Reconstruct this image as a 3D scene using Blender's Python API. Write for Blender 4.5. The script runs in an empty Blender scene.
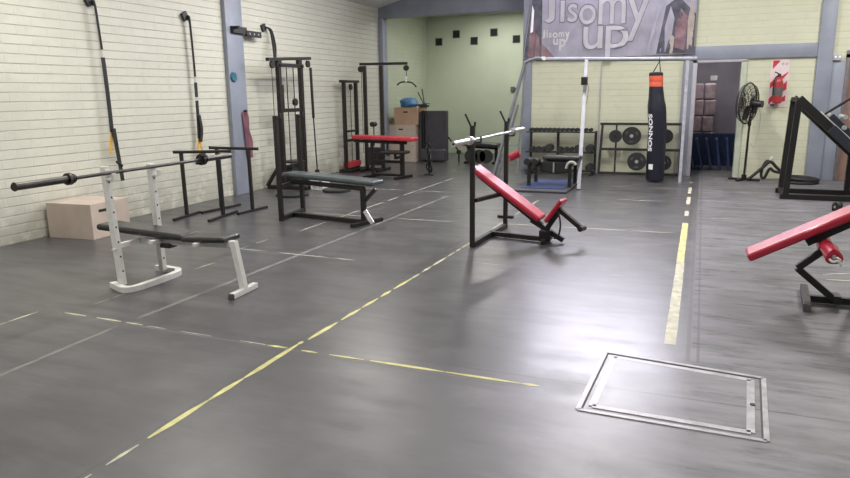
import bpy, bmesh, math, random
from mathutils import Vector, Matrix
random.seed(7)
PI = math.pi
scn = bpy.context.scene
C = scn.collection
V = Vector

# ------------------------------------------------------------------ materials
def _nt(name):
    m = bpy.data.materials.new(name); m.use_nodes = True
    nt = m.node_tree; b = nt.nodes['Principled BSDF']
    return m, nt, b
def N(nt, t, **k):
    n = nt.nodes.new(t)
    for a, v in k.items(): setattr(n, a, v)
    return n
def mathn(nt, op, a, b=None, c=None, clamp=False):
    n = N(nt, 'ShaderNodeMath', operation=op); n.use_clamp = clamp
    for i, v in enumerate((a, b, c)):
        if v is None: continue
        if hasattr(v, 'node'): nt.links.new(v, n.inputs[i])
        else: n.inputs[i].default_value = v
    return n.outputs[0]
def mixc(nt, f, a, b):
    n = N(nt, 'ShaderNodeMix', data_type='RGBA')
    for s, v in ((n.inputs[0], f), (n.inputs[6], a), (n.inputs[7], b)):
        if hasattr(v, 'node'): nt.links.new(v, s)
        elif isinstance(v, (int, float)): s.default_value = v
        else: s.default_value = (*v, 1)
    return n.outputs[2]
def noise(nt, vec, scale, detail=3, rough=.55):
    n = N(nt, 'ShaderNodeTexNoise'); n.inputs['Scale'].default_value = scale
    n.inputs['Detail'].default_value = detail; n.inputs['Roughness'].default_value = rough
    nt.links.new(vec, n.inputs['Vector']); return n.outputs['Fac']
def ramp(nt, f, lo, hi):
    n = N(nt, 'ShaderNodeMapRange'); nt.links.new(f, n.inputs[0])
    n.inputs[1].default_value = lo; n.inputs[2].default_value = hi
    return n.outputs[0]
def M(name, col, rough=.5, metal=0., var=.18, scale=14., bump=0., spec=.5, coat=0.):
    m, nt, b = _nt(name)
    tc = N(nt, 'ShaderNodeTexCoord')
    f = noise(nt, tc.outputs['Object'], scale)
    d = tuple(c*(1-var) for c in col); e = tuple(min(1, c*(1+var)) for c in col)
    nt.links.new(mixc(nt, ramp(nt, f, .3, .7), d, e), b.inputs['Base Color'])
    b.inputs['Metallic'].default_value = metal
    b.inputs['Specular IOR Level'].default_value = spec
    r = mathn(nt, 'MULTIPLY_ADD', f, .16, max(0.02, rough-.08)); nt.links.new(r, b.inputs['Roughness'])
    b.inputs['Coat Weight'].default_value = coat
    if bump:
        bp = N(nt, 'ShaderNodeBump'); bp.inputs['Strength'].default_value = bump; bp.inputs['Distance'].default_value = .004
        nt.links.new(noise(nt, tc.outputs['Object'], scale*9), bp.inputs['Height']); nt.links.new(bp.outputs[0], b.inputs['Normal'])
    return m
def emis(name, col, s):
    m, nt, b = _nt(name)
    b.inputs['Base Color'].default_value = (.8, .8, .8, 1)
    b.inputs['Emission Color'].default_value = (*col, 1); b.inputs['Emission Strength'].default_value = s
    return m
def brick(name, axis, c1, c2, mort, stain=.0, bs=.6, row=.098):
    m, nt, b = _nt(name)
    g = N(nt, 'ShaderNodeNewGeometry'); sp = N(nt, 'ShaderNodeSeparateXYZ'); nt.links.new(g.outputs['Position'], sp.inputs[0])
    cb = N(nt, 'ShaderNodeCombineXYZ'); nt.links.new(sp.outputs[axis], cb.inputs[0]); nt.links.new(sp.outputs[2], cb.inputs[1])
    br = N(nt, 'ShaderNodeTexBrick'); nt.links.new(cb.outputs[0], br.inputs['Vector'])
    br.inputs['Scale'].default_value = 1; br.inputs['Brick Width'].default_value = .36; br.inputs['Row Height'].default_value = row
    br.inputs['Mortar Size'].default_value = .007; br.inputs['Mortar Smooth'].default_value = .5
    br.inputs['Color1'].default_value = (*c1, 1); br.inputs['Color2'].default_value = (*c2, 1); br.inputs['Mortar'].default_value = (*mort, 1)
    # the vertical joints are mostly filled with paint: soften them with a second brick of very long units
    br2 = N(nt, 'ShaderNodeTexBrick'); nt.links.new(cb.outputs[0], br2.inputs['Vector'])
    br2.inputs['Scale'].default_value = 1; br2.inputs['Brick Width'].default_value = 60; br2.inputs['Row Height'].default_value = row
    br2.inputs['Mortar Size'].default_value = .007; br2.inputs['Mortar Smooth'].default_value = .5
    br2.inputs['Color1'].default_value = (*c1, 1); br2.inputs['Color2'].default_value = (*c2, 1); br2.inputs['Mortar'].default_value = (*mort, 1)
    pos = g.outputs['Position']
    brk = mathn(nt, 'MULTIPLY', ramp(nt, noise(nt, pos, 4.5, 4, .65), .38, .62), .75)
    col = mixc(nt, .86, br.outputs['Color'], br2.outputs['Color'])
    col = mixc(nt, brk, col, tuple(c*.96 for c in c1))
    n1 = noise(nt, pos, .9, 4); n2 = noise(nt, pos, 7, 4)
    dirt = tuple(c*.78 for c in c1)
    col = mixc(nt, mathn(nt, 'MULTIPLY', ramp(nt, n1, .5, .75), .5), col, dirt)
    col = mixc(nt, mathn(nt, 'MULTIPLY', ramp(nt, n2, .56, .72), .28), col, tuple(c*.72 for c in c1))
    if stain:
        # flaked, grubby paint near the floor
        low = ramp(nt, sp.outputs[2], .62, .0)
        s = mathn(nt, 'MULTIPLY', mathn(nt, 'MULTIPLY', low, ramp(nt, noise(nt, pos, 5, 5, .7), .36, .52)), stain)
        col = mixc(nt, s, col, (.33, .32, .27))
    nt.links.new(col, b.inputs['Base Color']); b.inputs['Roughness'].default_value = .55
    bp = N(nt, 'ShaderNodeBump'); bp.inputs['Strength'].default_value = bs; bp.inputs['Distance'].default_value = .01
    h = mathn(nt, 'ADD', mathn(nt, 'MULTIPLY', mathn(nt, 'SUBTRACT', 1., br2.outputs['Fac']), 1.), mathn(nt, 'MULTIPLY', mathn(nt, 'SUBTRACT', 1., br.outputs['Fac']), .35))
    h = mathn(nt, 'ADD', h, mathn(nt, 'MULTIPLY', noise(nt, pos, 22, 3), .35))
    nt.links.new(h, bp.inputs['Height']); nt.links.new(bp.outputs[0], b.inputs['Normal'])
    return m

def floor_mat():
    m, nt, b = _nt('polished_concrete')
    g = N(nt, 'ShaderNodeNewGeometry'); pos = g.outputs['Position']
    sp = N(nt, 'ShaderNodeSeparateXYZ'); nt.links.new(pos, sp.inputs[0])
    x, y = sp.outputs[0], sp.outputs[1]
    n1 = noise(nt, pos, .55, 5, .6); n2 = noise(nt, pos, 2.6, 5, .62); n3 = noise(nt, pos, 38, 3)
    st = N(nt, 'ShaderNodeVectorMath', operation='MULTIPLY'); nt.links.new(pos, st.inputs[0]); st.inputs[1].default_value = (1.2, 5.5, 1)
    n4 = noise(nt, st.outputs[0], 1.1, 5, .65)                      # trowel streaks running across
    col = mixc(nt, ramp(nt, n1, .3, .7), FA, FB)
    col = mixc(nt, mathn(nt, 'MULTIPLY', ramp(nt, n2, .42, .7), .55), col, FC)
    col = mixc(nt, mathn(nt, 'MULTIPLY', ramp(nt, n4, .45, .62), .6), col, FD)
    # the right-hand pour is rougher and paler, split by a wavering joint
    edge = mathn(nt, 'ADD', x, mathn(nt, 'MULTIPLY', mathn(nt, 'SUBTRACT', n2, .5), .10))
    right = ramp(nt, edge, -.02, .06)
    near = ramp(nt, mathn(nt, 'ADD', y, mathn(nt, 'MULTIPLY', mathn(nt, 'SUBTRACT', n2, .5), .7)), 3.45, 3.0)
    pr = mathn(nt, 'MULTIPLY', right, ramp(nt, n4, .35, .65))
    col = mixc(nt, mathn(nt, 'MULTIPLY', pr, .55), col, FR)
    # scuffed dark blotches on the right-hand pour
    sc = mathn(nt, 'MULTIPLY', mathn(nt, 'GREATER_THAN', x, .04), ramp(nt, noise(nt, st.outputs[0], 2.0, 6, .78), .52, .64))
    col = mixc(nt, mathn(nt, 'MULTIPLY', sc, .8), col, (.03, .03, .034))
    # paler grey tone around the hatch, fading outwards and broken by noise
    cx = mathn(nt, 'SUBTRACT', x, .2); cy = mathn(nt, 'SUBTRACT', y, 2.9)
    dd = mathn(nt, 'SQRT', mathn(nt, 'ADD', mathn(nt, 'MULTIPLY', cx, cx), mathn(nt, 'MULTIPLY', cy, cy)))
    pale_area = mathn(nt, 'MULTIPLY', ramp(nt, mathn(nt, 'ADD', dd, mathn(nt, 'MULTIPLY', mathn(nt, 'SUBTRACT', n2, .5), 1.6)), 1.7, .5), ramp(nt, n4, .3, .6))
    col = mixc(nt, mathn(nt, 'MULTIPLY', pale_area, .6), col, (.27, .26, .28))
    # dark cement patch where the cross line runs into the hatch
    px_ = mathn(nt, 'SUBTRACT', x, -.56); py_ = mathn(nt, 'SUBTRACT', y, 3.35)
    pd = mathn(nt, 'SQRT', mathn(nt, 'ADD', mathn(nt, 'MULTIPLY', px_, px_), mathn(nt, 'MULTIPLY', mathn(nt, 'MULTIPLY', py_, py_), 1.6)))
    patch = ramp(nt, mathn(nt, 'ADD', pd, mathn(nt, 'MULTIPLY', mathn(nt, 'SUBTRACT', noise(nt, pos, 9, 4), .5), .45)), .24, .02)
    col = mixc(nt, mathn(nt, 'MULTIPLY', patch, .5), col, (.12, .115, .12))
    # floor screed joints
    def line(c, at, w):
        return mathn(nt, 'LESS_THAN', mathn(nt, 'ABSOLUTE', mathn(nt, 'SUBTRACT', c, at)), w)
    j = mathn(nt, 'MAXIMUM', line(x, -2.245, .006), line(y, 3.385, .006))
    j = mathn(nt, 'MAXIMUM', j, mathn(nt, 'MULTIPLY', mathn(nt, 'MAXIMUM', line(x, .02, .012), line(x, .075, .008)), mathn(nt, 'GREATER_THAN', y, 3.9)))
    col = mixc(nt, mathn(nt, 'MULTIPLY', j, .6), col, (.035, .035, .035))
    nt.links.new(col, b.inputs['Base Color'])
    r = mathn(nt, 'MULTIPLY_ADD', n2, .12, R0)
    r = mathn(nt, 'MAXIMUM', r, .30)
    r = mathn(nt, 'ADD', r, mathn(nt, 'MULTIPLY', ramp(nt, n4, .4, .7), .07))
    r = mathn(nt, 'ADD', r, mathn(nt, 'MULTIPLY', right, .16))
    r = mathn(nt, 'ADD', r, mathn(nt, 'MULTIPLY', near, .07))
    r = mathn(nt, 'ADD', r, mathn(nt, 'MULTIPLY', sc, .2))
    r = mathn(nt, 'ADD', r, mathn(nt, 'MULTIPLY', patch, .10))
    nt.links.new(r, b.inputs['Roughness'])
    b.inputs['Specular IOR Level'].default_value = FSPEC
    bp = N(nt, 'ShaderNodeBump'); bp.inputs['Strength'].default_value = .15; bp.inputs['Distance'].default_value = .003
    h = mathn(nt, 'ADD', mathn(nt, 'MULTIPLY', n2, .5), mathn(nt, 'MULTIPLY', n3, .12))
    nt.links.new(h, bp.inputs['Height']); nt.links.new(bp.outputs[0], b.inputs['Normal'])
    return m
FA = (.044, .043, .046); FB = (.078, .076, .080); FC = (.115, .112, .118); FD = (.042, .042, .045); FR = (.27, .26, .285)
R0 = .25; FSPEC = .75

mWallL = brick('painted_brick_cream', 1, (.60, .60, .515), (.63, .63, .54), (.36, .355, .30), .8, .55)
mWallB = brick('painted_brick_yellow', 0, (.60, .61, .46), (.62, .63, .48), (.47, .48, .35), .15, .3, .11)
mWallG = brick('painted_brick_green', 1, (.43, .47, .36), (.45, .49, .38), (.37, .41, .31), 0, .2)
mPlasG = M('green_plaster', (.44, .49, .37), .55, 0, .06, 1.2)
mPlain = M('white_plaster', (.62, .61, .56), .7, 0, .06, 1.5)
mCeil = M('ceiling_sheet', (.74, .74, .74), .6, 0, .06, 1.5)
mBlue = M('blue_grey_paint', (.25, .275, .335), .45, 0, .12, 2.5)
mBlueL = M('teal_worn_paint', (.17, .26, .28), .5, 0, .2, 4)
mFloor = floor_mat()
mTape = M('yellow_tape', (.62, .58, .23), .45, 0, .25, 11)
mTapeP = M('pale_worn_tape', (.52, .50, .37), .5, 0, .3, 14)
mTapeW = M('white_worn_line', (.42, .41, .37), .5, 0, .3, 14)
mJoint = M('grey_filler_line', (.165, .16, .155), .5, 0, .25, 9)
mBlack = M('black_powder_coat', (.010, .009, .009), .45, 0, .25, 20)
mBrown = M('brown_black_steel', (.014, .010, .009), .45, 0, .25, 20)
mRubber = M('black_rubber', (.014, .014, .015), .6, 0, .25, 20, .2)
mIron = M('cast_iron', (.035, .036, .038), .5, .3, .25, 30, .3)
mWhite = M('white_enamel', (.72, .72, .69), .32, 0, .06, 20)
mCap = M('grey_cap', (.10, .10, .10), .5)
mVinyl = M('black_vinyl', (.022, .021, .022), .33, 0, .2, 18, .25, .5, .15)
mSlate = M('slate_vinyl', (.055, .070, .076), .36, 0, .15, 12, .25)
mRed = M('red_vinyl', (.44, .014, .04), .38, 0, .12, 12, .2, .5, .35)
mRedD = M('faded_red_vinyl', (.42, .03, .045), .5, 0, .15, 12, .2)
mWood = M('plywood', (.46, .36, .29), .6, 0, .1, 5)
mWoodP = M('pale_plywood', (.50, .42, .36), .6, 0, .1, 5)
mWoodO = M('orange_plywood', (.44, .29, .19), .6, 0, .1, 5)
mDark = M('dark_opening', (.012, .011, .010), .8)
mSteel = M('black_bar_steel', (.075, .07, .065), .36, .75, .2, 20)
mChrome = M('chrome', (.72, .73, .74), .34, .9, .05, 20)
mGalv = M('galvanised_tube', (.30, .31, .35), .45, .1, .12, 9)
mYel = M('yellow_webbing', (.62, .36, .05), .6, 0, .15, 30)
mGreyW = M('pale_webbing', (.42, .42, .38), .7, 0, .15, 30)
mPink = M('pink_cloth', (.36, .17, .22), .7, 0, .2, 10)
mBlueV = M('blue_vinyl', (.035, .06, .17), .42, 0, .2, 8, .2)
mBlueB = M('blue_bag_cloth', (.05, .15, .30), .6, 0, .25, 10, .3)
mMat = M('dark_grey_mat', (.055, .052, .062), .5, 0, .2, 5, .2)
mOrange = M('orange_red_band', (.75, .13, .07), .45, 0, .08, 12)
mBag = M('navy_black_leather', (.012, .013, .026), .34, 0, .2, 9, .3)
mText = M('white_print', (.92, .92, .95), .5, 0, .05)
mDoorF = M('pale_grey_frame', (.42, .41, .45), .45, 0, .1, 6)
mDoorFG = M('pale_green_frame', (.50, .54, .44), .45, 0, .1, 6)
mDoorB = M('brown_wood_door', (.24, .15, .12), .45, 0, .2, 5)
mSignR = M('sign_red', (.50, .035, .05), .45, 0, .1, 12)
mExt = M('extinguisher_red', (.36, .035, .04), .3, 0, .15, 12)
mSignP = M('sign_pale_pink', (.72, .60, .61), .5, 0, .06, 12)
mHatch = M('galvanised_angle', (.46, .45, .47), .42, .1, .25, 11)
mHatchD = M('dark_gap', (.09, .085, .09), .8)
mBanW = M('banner_lavender_vinyl', (.61, .59, .71), .36, 0, .16, 3.5)
mBanL = M('banner_letter_face', (.88, .86, .95), .34, 0, .08, 5)
mBanS = M('banner_letter_shade', (.36, .35, .44), .45, 0, .12, 5)
mBanD = M('banner_dark_photo', (.075, .075, .105), .42, 0, .5, 6)
mBanP = M('banner_pinkish_print', (.22, .13, .155), .42, 0, .35, 9)
mBanY = M('banner_cream_print', (.42, .36, .33), .42, 0, .2, 9)
mLens = emis('lamp_diffuser', (1, .97, .93), 9)
mDay = emis('daylit_pane', (.90, .86, 1.0), 15)

# ------------------------------------------------------------------ geometry helpers
def BM(): return bmesh.new()
def frame_to(p0, p1, up=(0, 0, 1)):
    p0, p1 = V(p0), V(p1); z = (p1-p0).normalized(); up = V(up)
    if abs(z.dot(up)) > .98: up = V((1, 0, 0))
    x = up.cross(z).normalized(); y = z.cross(x)
    return Matrix((x, y, z)).transposed(), (p1-p0).length
def _bev(bm, geom_verts, b, seg=2):
    if b <= 0: return
    es = list({e for v in geom_verts for e in v.link_edges})
    bm.normal_update()
    bmesh.ops.bevel(bm, geom=es, offset=b, segments=seg, profile=.5, affect='EDGES', clamp_overlap=True)
def box(bm, c, s, rot=None, bev=.004, seg=2):
    r = bmesh.ops.create_cube(bm, size=1)['verts']
    R = rot if rot is not None else Matrix.Identity(3)
    for v in r: v.co = V(c) + R @ V((v.co.x*s[0], v.co.y*s[1], v.co.z*s[2]))
    _bev(bm, r, min(bev, min(s)*.45), seg)
def bb(bm, a, b, bev=.004, seg=2):
    a, b = V(a), V(b); box(bm, (a+b)/2, [abs(b[i]-a[i]) for i in range(3)], None, bev, seg)
def bar(bm, p0, p1, w=.05, h=None, bev=.004, up=(0, 0, 1)):
    R, L = frame_to(p0, p1, up); h = h or w
    box(bm, (V(p0)+V(p1))/2, (w, h, L), R, bev)
def cyl(bm, p0, p1, r, r2=None, seg=16, bev=0):
    R, L = frame_to(p0, p1)
    g = bmesh.ops.create_cone(bm, cap_ends=True, segments=seg, radius1=r, radius2=r if r2 is None else r2, depth=L)['verts']
    c = (V(p0)+V(p1))/2
    for v in g: v.co = c + R @ v.co
    if bev:
        es = [e for e in {e for v in g for e in v.link_edges} if len(e.link_faces) == 2 and any(len(f.verts) > 4 for f in e.link_faces)]
        bmesh.ops.bevel(bm, geom=es, offset=bev, segments=2, affect='EDGES')
def lathe(bm, c, prof, axis=(0, 0, 1), seg=28):
    R, _ = frame_to((0, 0, 0), axis); rings = []
    for r, z in prof:
        rings.append([bm.verts.new(V(c)+R @ V((r*math.cos(2*PI*k/seg), r*math.sin(2*PI*k/seg), z))) for k in range(seg)])
    for a, b_ in zip(rings, rings[1:]):
        for k in range(seg): bm.faces.new((a[k], a[(k+1) % seg], b_[(k+1) % seg], b_[k]))
    bm.faces.new(rings[0][::-1]); bm.faces.new(rings[-1])
def smooth_pts(pts, n=6):
    pts = [V(p) for p in pts]; out = []
    for i in range(len(pts)-1):
        p0 = pts[max(i-1, 0)]; p1 = pts[i]; p2 = pts[i+1]; p3 = pts[min(i+2, len(pts)-1)]
        for k in range(n):
            t = k/n
            out.append(.5*((2*p1)+(-p0+p2)*t+(2*p0-5*p1+4*p2-p3)*t*t+(-p0+3*p1-3*p2+p3)*t**3))
    return out+[pts[-1]]
def sweep(bm, pts, sec):
    """sec: list of 2D points swept along pts"""
    pts = [V(p) for p in pts]; rings = []; prev = None
    for i, p in enumerate(pts):
        t = (pts[min(i+1, len(pts)-1)]-pts[max(i-1, 0)]).normalized()
        if prev is None:
            u = V((0, 0, 1)); u = V((1, 0, 0)) if abs(t.dot(u)) > .95 else u
            x = u.cross(t).normalized()
        else: x = (prev-t*prev.dot(t)).normalized()
        prev = x; y = t.cross(x)
        rings.append([bm.verts.new(p+x*a+y*b_) for a, b_ in sec])
    n = len(sec)
    for a, b_ in zip(rings, rings[1:]):
        for k in range(n): bm.faces.new((a[k], a[(k+1) % n], b_[(k+1) % n], b_[k]))
    bm.faces.new(rings[0][::-1]); bm.faces.new(rings[-1])
def tube(bm, pts, r, seg=10, sm=0):
    if sm: pts = smooth_pts(pts, sm)
    sweep(bm, pts, [(r*math.cos(2*PI*k/seg), r*math.sin(2*PI*k/seg)) for k in range(seg)])
def ribbon(bm, pts, w, t=.003, sm=5):
    if sm: pts = smooth_pts(pts, sm)
    sweep(bm, pts, [(-w/2, -t/2), (w/2, -t/2), (w/2, t/2), (-w/2, t/2)])
def torus(bm, c, R_, r, axis=(0, 0, 1), n=36, seg=8):
    Rm, _ = frame_to((0, 0, 0), axis); rings = []
    for i in range(n):
        a = 2*PI*i/n
        rings.append([bm.verts.new(V(c)+Rm @ V(((R_+r*math.cos(2*PI*k/seg))*math.cos(a), (R_+r*math.cos(2*PI*k/seg))*math.sin(a), r*math.sin(2*PI*k/seg)))) for k in range(seg)])
    for i in range(n):
        a, b_ = rings[i], rings[(i+1) % n]
        for k in range(seg): bm.faces.new((a[k], b_[k], b_[(k+1) % seg], a[(k+1) % seg]))

BASE = {}
def _finish(bm, name, mat, off, smooth=True):
    bmesh.ops.recalc_face_normals(bm, faces=bm.faces)
    bmesh.ops.translate(bm, verts=bm.verts, vec=-V(off))
    me = bpy.data.meshes.new(name); bm.to_mesh(me); bm.free(); me.materials.append(mat)
    if smooth:
        for p in me.polygons: p.use_smooth = True
        try: me.set_sharp_from_angle(angle=math.radians(38))
        except Exception: pass
    return me
def wn(o):
    m = o.modifiers.new('normals', 'WEIGHTED_NORMAL'); m.keep_sharp = True; m.weight = 80
def tag(o, label, cat, group=None):
    o['label'] = label; o['category'] = cat
    if group: o['group'] = group
    return o
def thing(name, base, label, cat, group=None):
    o = bpy.data.objects.new(name, None); C.objects.link(o); o.location = base; o.empty_display_size = .1
    BASE[o.name] = V(base); return tag(o, label, cat, group)
def part(name, bm, mat, parent, label=None):
    b = BASE[parent.name]
    o = bpy.data.objects.new(name, _finish(bm, name, mat, b)); C.objects.link(o); o.parent = parent; BASE[o.name] = b; wn(o)
    if label: o['label'] = label
    return o
def solo(name, bm, mat, label, cat, group=None):
    xs = [v.co for v in bm.verts]
    off = V(((min(p.x for p in xs)+max(p.x for p in xs))/2, (min(p.y for p in xs)+max(p.y for p in xs))/2, min(p.z for p in xs)))
    o = bpy.data.objects.new(name, _finish(bm, name, mat, off)); C.objects.link(o); o.location = off; BASE[o.name] = off; wn(o)
    return tag(o, label, cat, group)
def struct(name, bm, mat, parent=None):
    if parent is not None: return part(name, bm, mat, parent)
    o = bpy.data.objects.new(name, _finish(bm, name, mat, (0, 0, 0))); C.objects.link(o); o['kind'] = 'structure'
    BASE[o.name] = V((0, 0, 0)); return o
def dup(o, loc=None, label=None, rotz=None, parent=None):
    c = o.copy(); C.objects.link(c); BASE[c.name] = BASE.get(o.name, V())
    if parent is not None: c.parent = parent
    else:
        if loc is not None: c.location = loc
        if rotz is not None: c.rotation_euler = (0, 0, rotz)
        if label: c['label'] = label
    for ch in list(o.children): dup(ch, parent=c)
    return c
def mk(f, *a, **k):
    bm = BM(); f(bm, *a, **k); return bm
def text_bm(s, size, depth=.002, bold=0.):
    cu = bpy.data.curves.new('t', 'FONT'); cu.body = s; cu.size = size; cu.extrude = depth; cu.offset = bold
    cu.align_x = 'CENTER'; cu.align_y = 'CENTER'; cu.resolution_u = 4
    o = bpy.data.objects.new('t', cu); C.objects.link(o)
    dg = bpy.context.evaluated_depsgraph_get(); dg.update()
    me = bpy.data.meshes.new_from_object(o.evaluated_get(dg)); bm = BM(); bm.from_mesh(me)
    bpy.data.objects.remove(o); bpy.data.curves.remove(cu); bpy.data.meshes.remove(me)
    return bm
def on_back(bm, c, sx=1, sz=1):
    """text plane -> a plane facing -Y at c"""
    for v in bm.verts: v.co = V((c[0]+v.co.x*sx, c[1]-v.co.z, c[2]+v.co.y*sz))
    return bm

# ------------------------------------------------------------------ room
XL = -6.67; XR = 6.2; YB = 13.12; YF = -4.0; YA = 16.75; ZL = 3.33; ZR = 5.0; XC = -.5; XD = -3.22
def ceilz(x): return ZL+(ZR-ZL)*((x-XL)/(XC-XL) if x < XC else (XR-x)/(XR-XC))
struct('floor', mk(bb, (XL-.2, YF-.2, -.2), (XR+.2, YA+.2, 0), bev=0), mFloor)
struct('wall_left', mk(bb, (XL-.2, YF, 0), (XL, 13.92, ZL+.02), bev=0), mWallL)
struct('wall_alcove_left', mk(bb, (XL-.2, 13.92, 0), (XL, YA, 3.6), bev=0), mWallG)
struct('wall_alcove_back', mk(bb, (XL-.2, YA, 0), (-1.5, YA+.2, 3.6), bev=0), mPlasG)
struct('wall_alcove_right', mk(bb, (-1.7, YB+.2, 0), (-1.5, YA, 3.6), bev=0), mPlasG)
struct('ceiling_alcove', mk(bb, (XL, 14.15, 3.5), (-1.7, YA, 3.6), bev=0), mCeil)
struct('wall_right', mk(bb, (XR, YF, 0), (XR+.2, YB, ZL+.02), bev=0), mPlain)
bm = BM(); bb(bm, (XL, YF-.2, 0), (XR, YF, 3.6), bev=0); bb(bm, (-4, YF-.2, 3.6), (3, YF, 4.6), bev=0)
struct('wall_front', bm, mPlain)
def slab(bm, x0, x1, y0, y1, z0=None, z1=None, t=.06):
    z0 = ceilz(x0) if z0 is None else z0; z1 = ceilz(x1) if z1 is None else z1
    vs = [bm.verts.new(p) for p in ((x0, y0, z0), (x1, y0, z1), (x1, y1, z1), (x0, y1, z0), (x0, y0, z0+t), (x1, y0, z1+t), (x1, y1, z1+t), (x0, y1, z0+t))]
    for f in ((0, 1, 2, 3), (4, 7, 6, 5), (0, 4, 5, 1), (1, 5, 6, 2), (2, 6, 7, 3), (3, 7, 4, 0)): bm.faces.new([vs[i] for i in f])
bm = BM(); slab(bm, XL-.1, XC, YF-.2, 14.15); slab(bm, XC, XR+.1, YF-.2, YB+.2)
struct('ceiling', bm, mCeil)
# back wall: brick panels around the two doorways and the high window
DX0, DX1, DZ = -.125, .575, 2.0; EX0, EX1 = 2.16, 3.0
WX0, WX1, WZ0, WZ1 = -3.0, -.25, 3.42, 4.15
def wallpoly(bm, x0, x1, z0, z1=None):
    # box with top following the ceiling when z1 is None
    if z1 is not None: bb(bm, (x0, YB, z0), (x1, YB+.2, z1), bev=0); return
    cuts = [x0]+([XC] if x0 < XC < x1 else [])+[x1]
    for a, b_ in zip(cuts, cuts[1:]):
        vs = [bm.verts.new(p) for y in (YB, YB+.2) for p in ((a, y, z0), (b_, y, z0), (b_, y, ceilz(b_)+.03), (a, y, ceilz(a)+.03))]
        for f in ((0, 1, 2, 3), (7, 6, 5, 4), (0, 4, 5, 1), (1, 5, 6, 2), (2, 6, 7, 3), (3, 7, 4, 0)): bm.faces.new([vs[i] for i in f])
bm = BM()
wallpoly(bm, XD+.02, DX0, 0, WZ0); wallpoly(bm, DX0, DX1, DZ, WZ0); wallpoly(bm, DX1, EX0, 0, WZ0); wallpoly(bm, EX0, EX1, DZ+.05, WZ0)
wallpoly(bm, EX1, XR, 0, WZ0); wallpoly(bm, XD+.02, WX0, WZ0, WZ1); wallpoly(bm, WX1, XR, WZ0, WZ1-.35); 
wallpoly(bm, XD+.02, WX1, WZ1); wallpoly(bm, WX1, 2.6, WZ1-.35)
struct('wall_back', bm, mWallB)
bm = BM(); bb(bm, (XL, 13.97, 3.55), (XD+.02, 14.13, 4.28), bev=0); struct('wall_above_beam', bm, mPlain)
# window above the banner
bm = BM()
for x in (WX0, WX0+.9, WX0+1.83, WX1): bb(bm, (x-.025, YB+.02, WZ0), (x+.025, YB+.09, WZ1))
for z in (WZ0+.02, WZ1-.02): bb(bm, (WX0, YB+.02, z-.025), (WX1, YB+.09, z+.025))
w = struct('window_1', bm, mGalv)
part('window_pane', mk(bb, (WX0, YB+.10, WZ0), (WX1, YB+.12, WZ1), bev=0), mDay, w)
# columns and beams (blue-grey painted concrete)
bm = BM(); bb(bm, (XL, 8.58, 0), (XL+.07, 8.98, 3.4), bev=.006); struct('trim_1', bm, mBlue)
bm = BM(); bb(bm, (XL, 13.90, 0), (-6.56, 14.12, 3.13), bev=.006); struct('trim_2', bm, mBlue)
bm = BM(); bb(bm, (XL, 13.92, 3.13), (XD+.02, 14.12, 3.56), bev=.006); struct('trim_3', bm, mBlue)
bm = BM(); bb(bm, (XD-.02, YB-.03, 0), (XD+.16, YB+.9, 3.9), bev=.006); struct('trim_4', bm, mBlue)
bm = BM(); bb(bm, (-.36, YB-.05, 0), (-.20, YB+.05, 3.4), bev=.006); struct('trim_5', bm, mBlue)
bm = BM(); bb(bm, (-.20, YB-.04, 2.03), (1.72, YB+.05, 2.26), bev=.006); struct('trim_6', bm, mBlue)
bm = BM(); bb(bm, (1.70, YB-.06, 0), (1.925, YB+.05, 3.6), bev=.006); struct('trim_7', bm, mBlue)
bm = BM(); bb(bm, (1.925, YB-.025, 0), (2.12, YB+.05, 1.96), bev=.004); struct('trim_8', bm, mBlue)
bm = BM(); cyl(bm, (-1.765, YB-.02, 0), (-1.765, YB-.02, 2.1), .012); struct('trim_40', bm, mDoorF)
# doorway 1 with its pale frame, room beyond
bm = BM(); bb(bm, (-.20, YB-.03, 0), (DX0, YB+.18, 2.02)); bb(bm, (-.20, YB-.03, DZ-.02), (DX1+.09, YB+.18, 2.035))
d = struct('door_1', bm, mDoorF)
part('door_jamb', mk(bb, (DX1, YB-.03, 0), (DX1+.09, YB+.18, DZ)), mDoorFG, d)
bm = BM(); bb(bm, (-1.4, 16.2, 0), (2.0, 16.4, 2.6), bev=0); struct('wall_store_back', bm, M('store_wall_mauve', (.30, .27, .34), .6, 0, .15, 2))
bm = BM(); bb(bm, (-1.5, YB+.2, 0), (-1.4, 16.4, 2.6), bev=0); bb(bm, (2.0, YB+.2, 0), (2.1, 16.4, 2.6), bev=0); struct('wall_store_side', bm, mPlasG)
bm = BM(); bb(bm, (-1.5, YB+.2, 2.6), (2.1, 16.4, 2.7), bev=0); struct('ceiling_store', bm, mCeil)
# brown door at the right edge
bm = BM(); bb(bm, (2.12, YB-.03, 0), (EX0+.02, YB+.1, 2.06)); bb(bm, (2.12, YB-.03, 2.0), (EX1+.06, YB+.1, 2.12)); bb(bm, (EX1, YB-.03, 0), (EX1+.06, YB+.1, 2.06))
d = struct('door_2', bm, M('brown_grey_frame', (.15, .13, .14), .5))
bm = BM(); bb(bm, (EX0+.02, YB+.02, 0), (EX1, YB+.06, 2.0)); dl = part('door_leaf', bm, mDoorB, d)
part('door_window', mk(bb, (EX0+.08, YB+.012, 1.45), (EX1-.08, YB+.03, 1.88)), mDark, dl)
part('door_handle', mk(cyl, (EX1-.09, YB-.05, 1.0), (EX1-.09, YB+.03, 1.0), .02), mChrome, dl)

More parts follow.
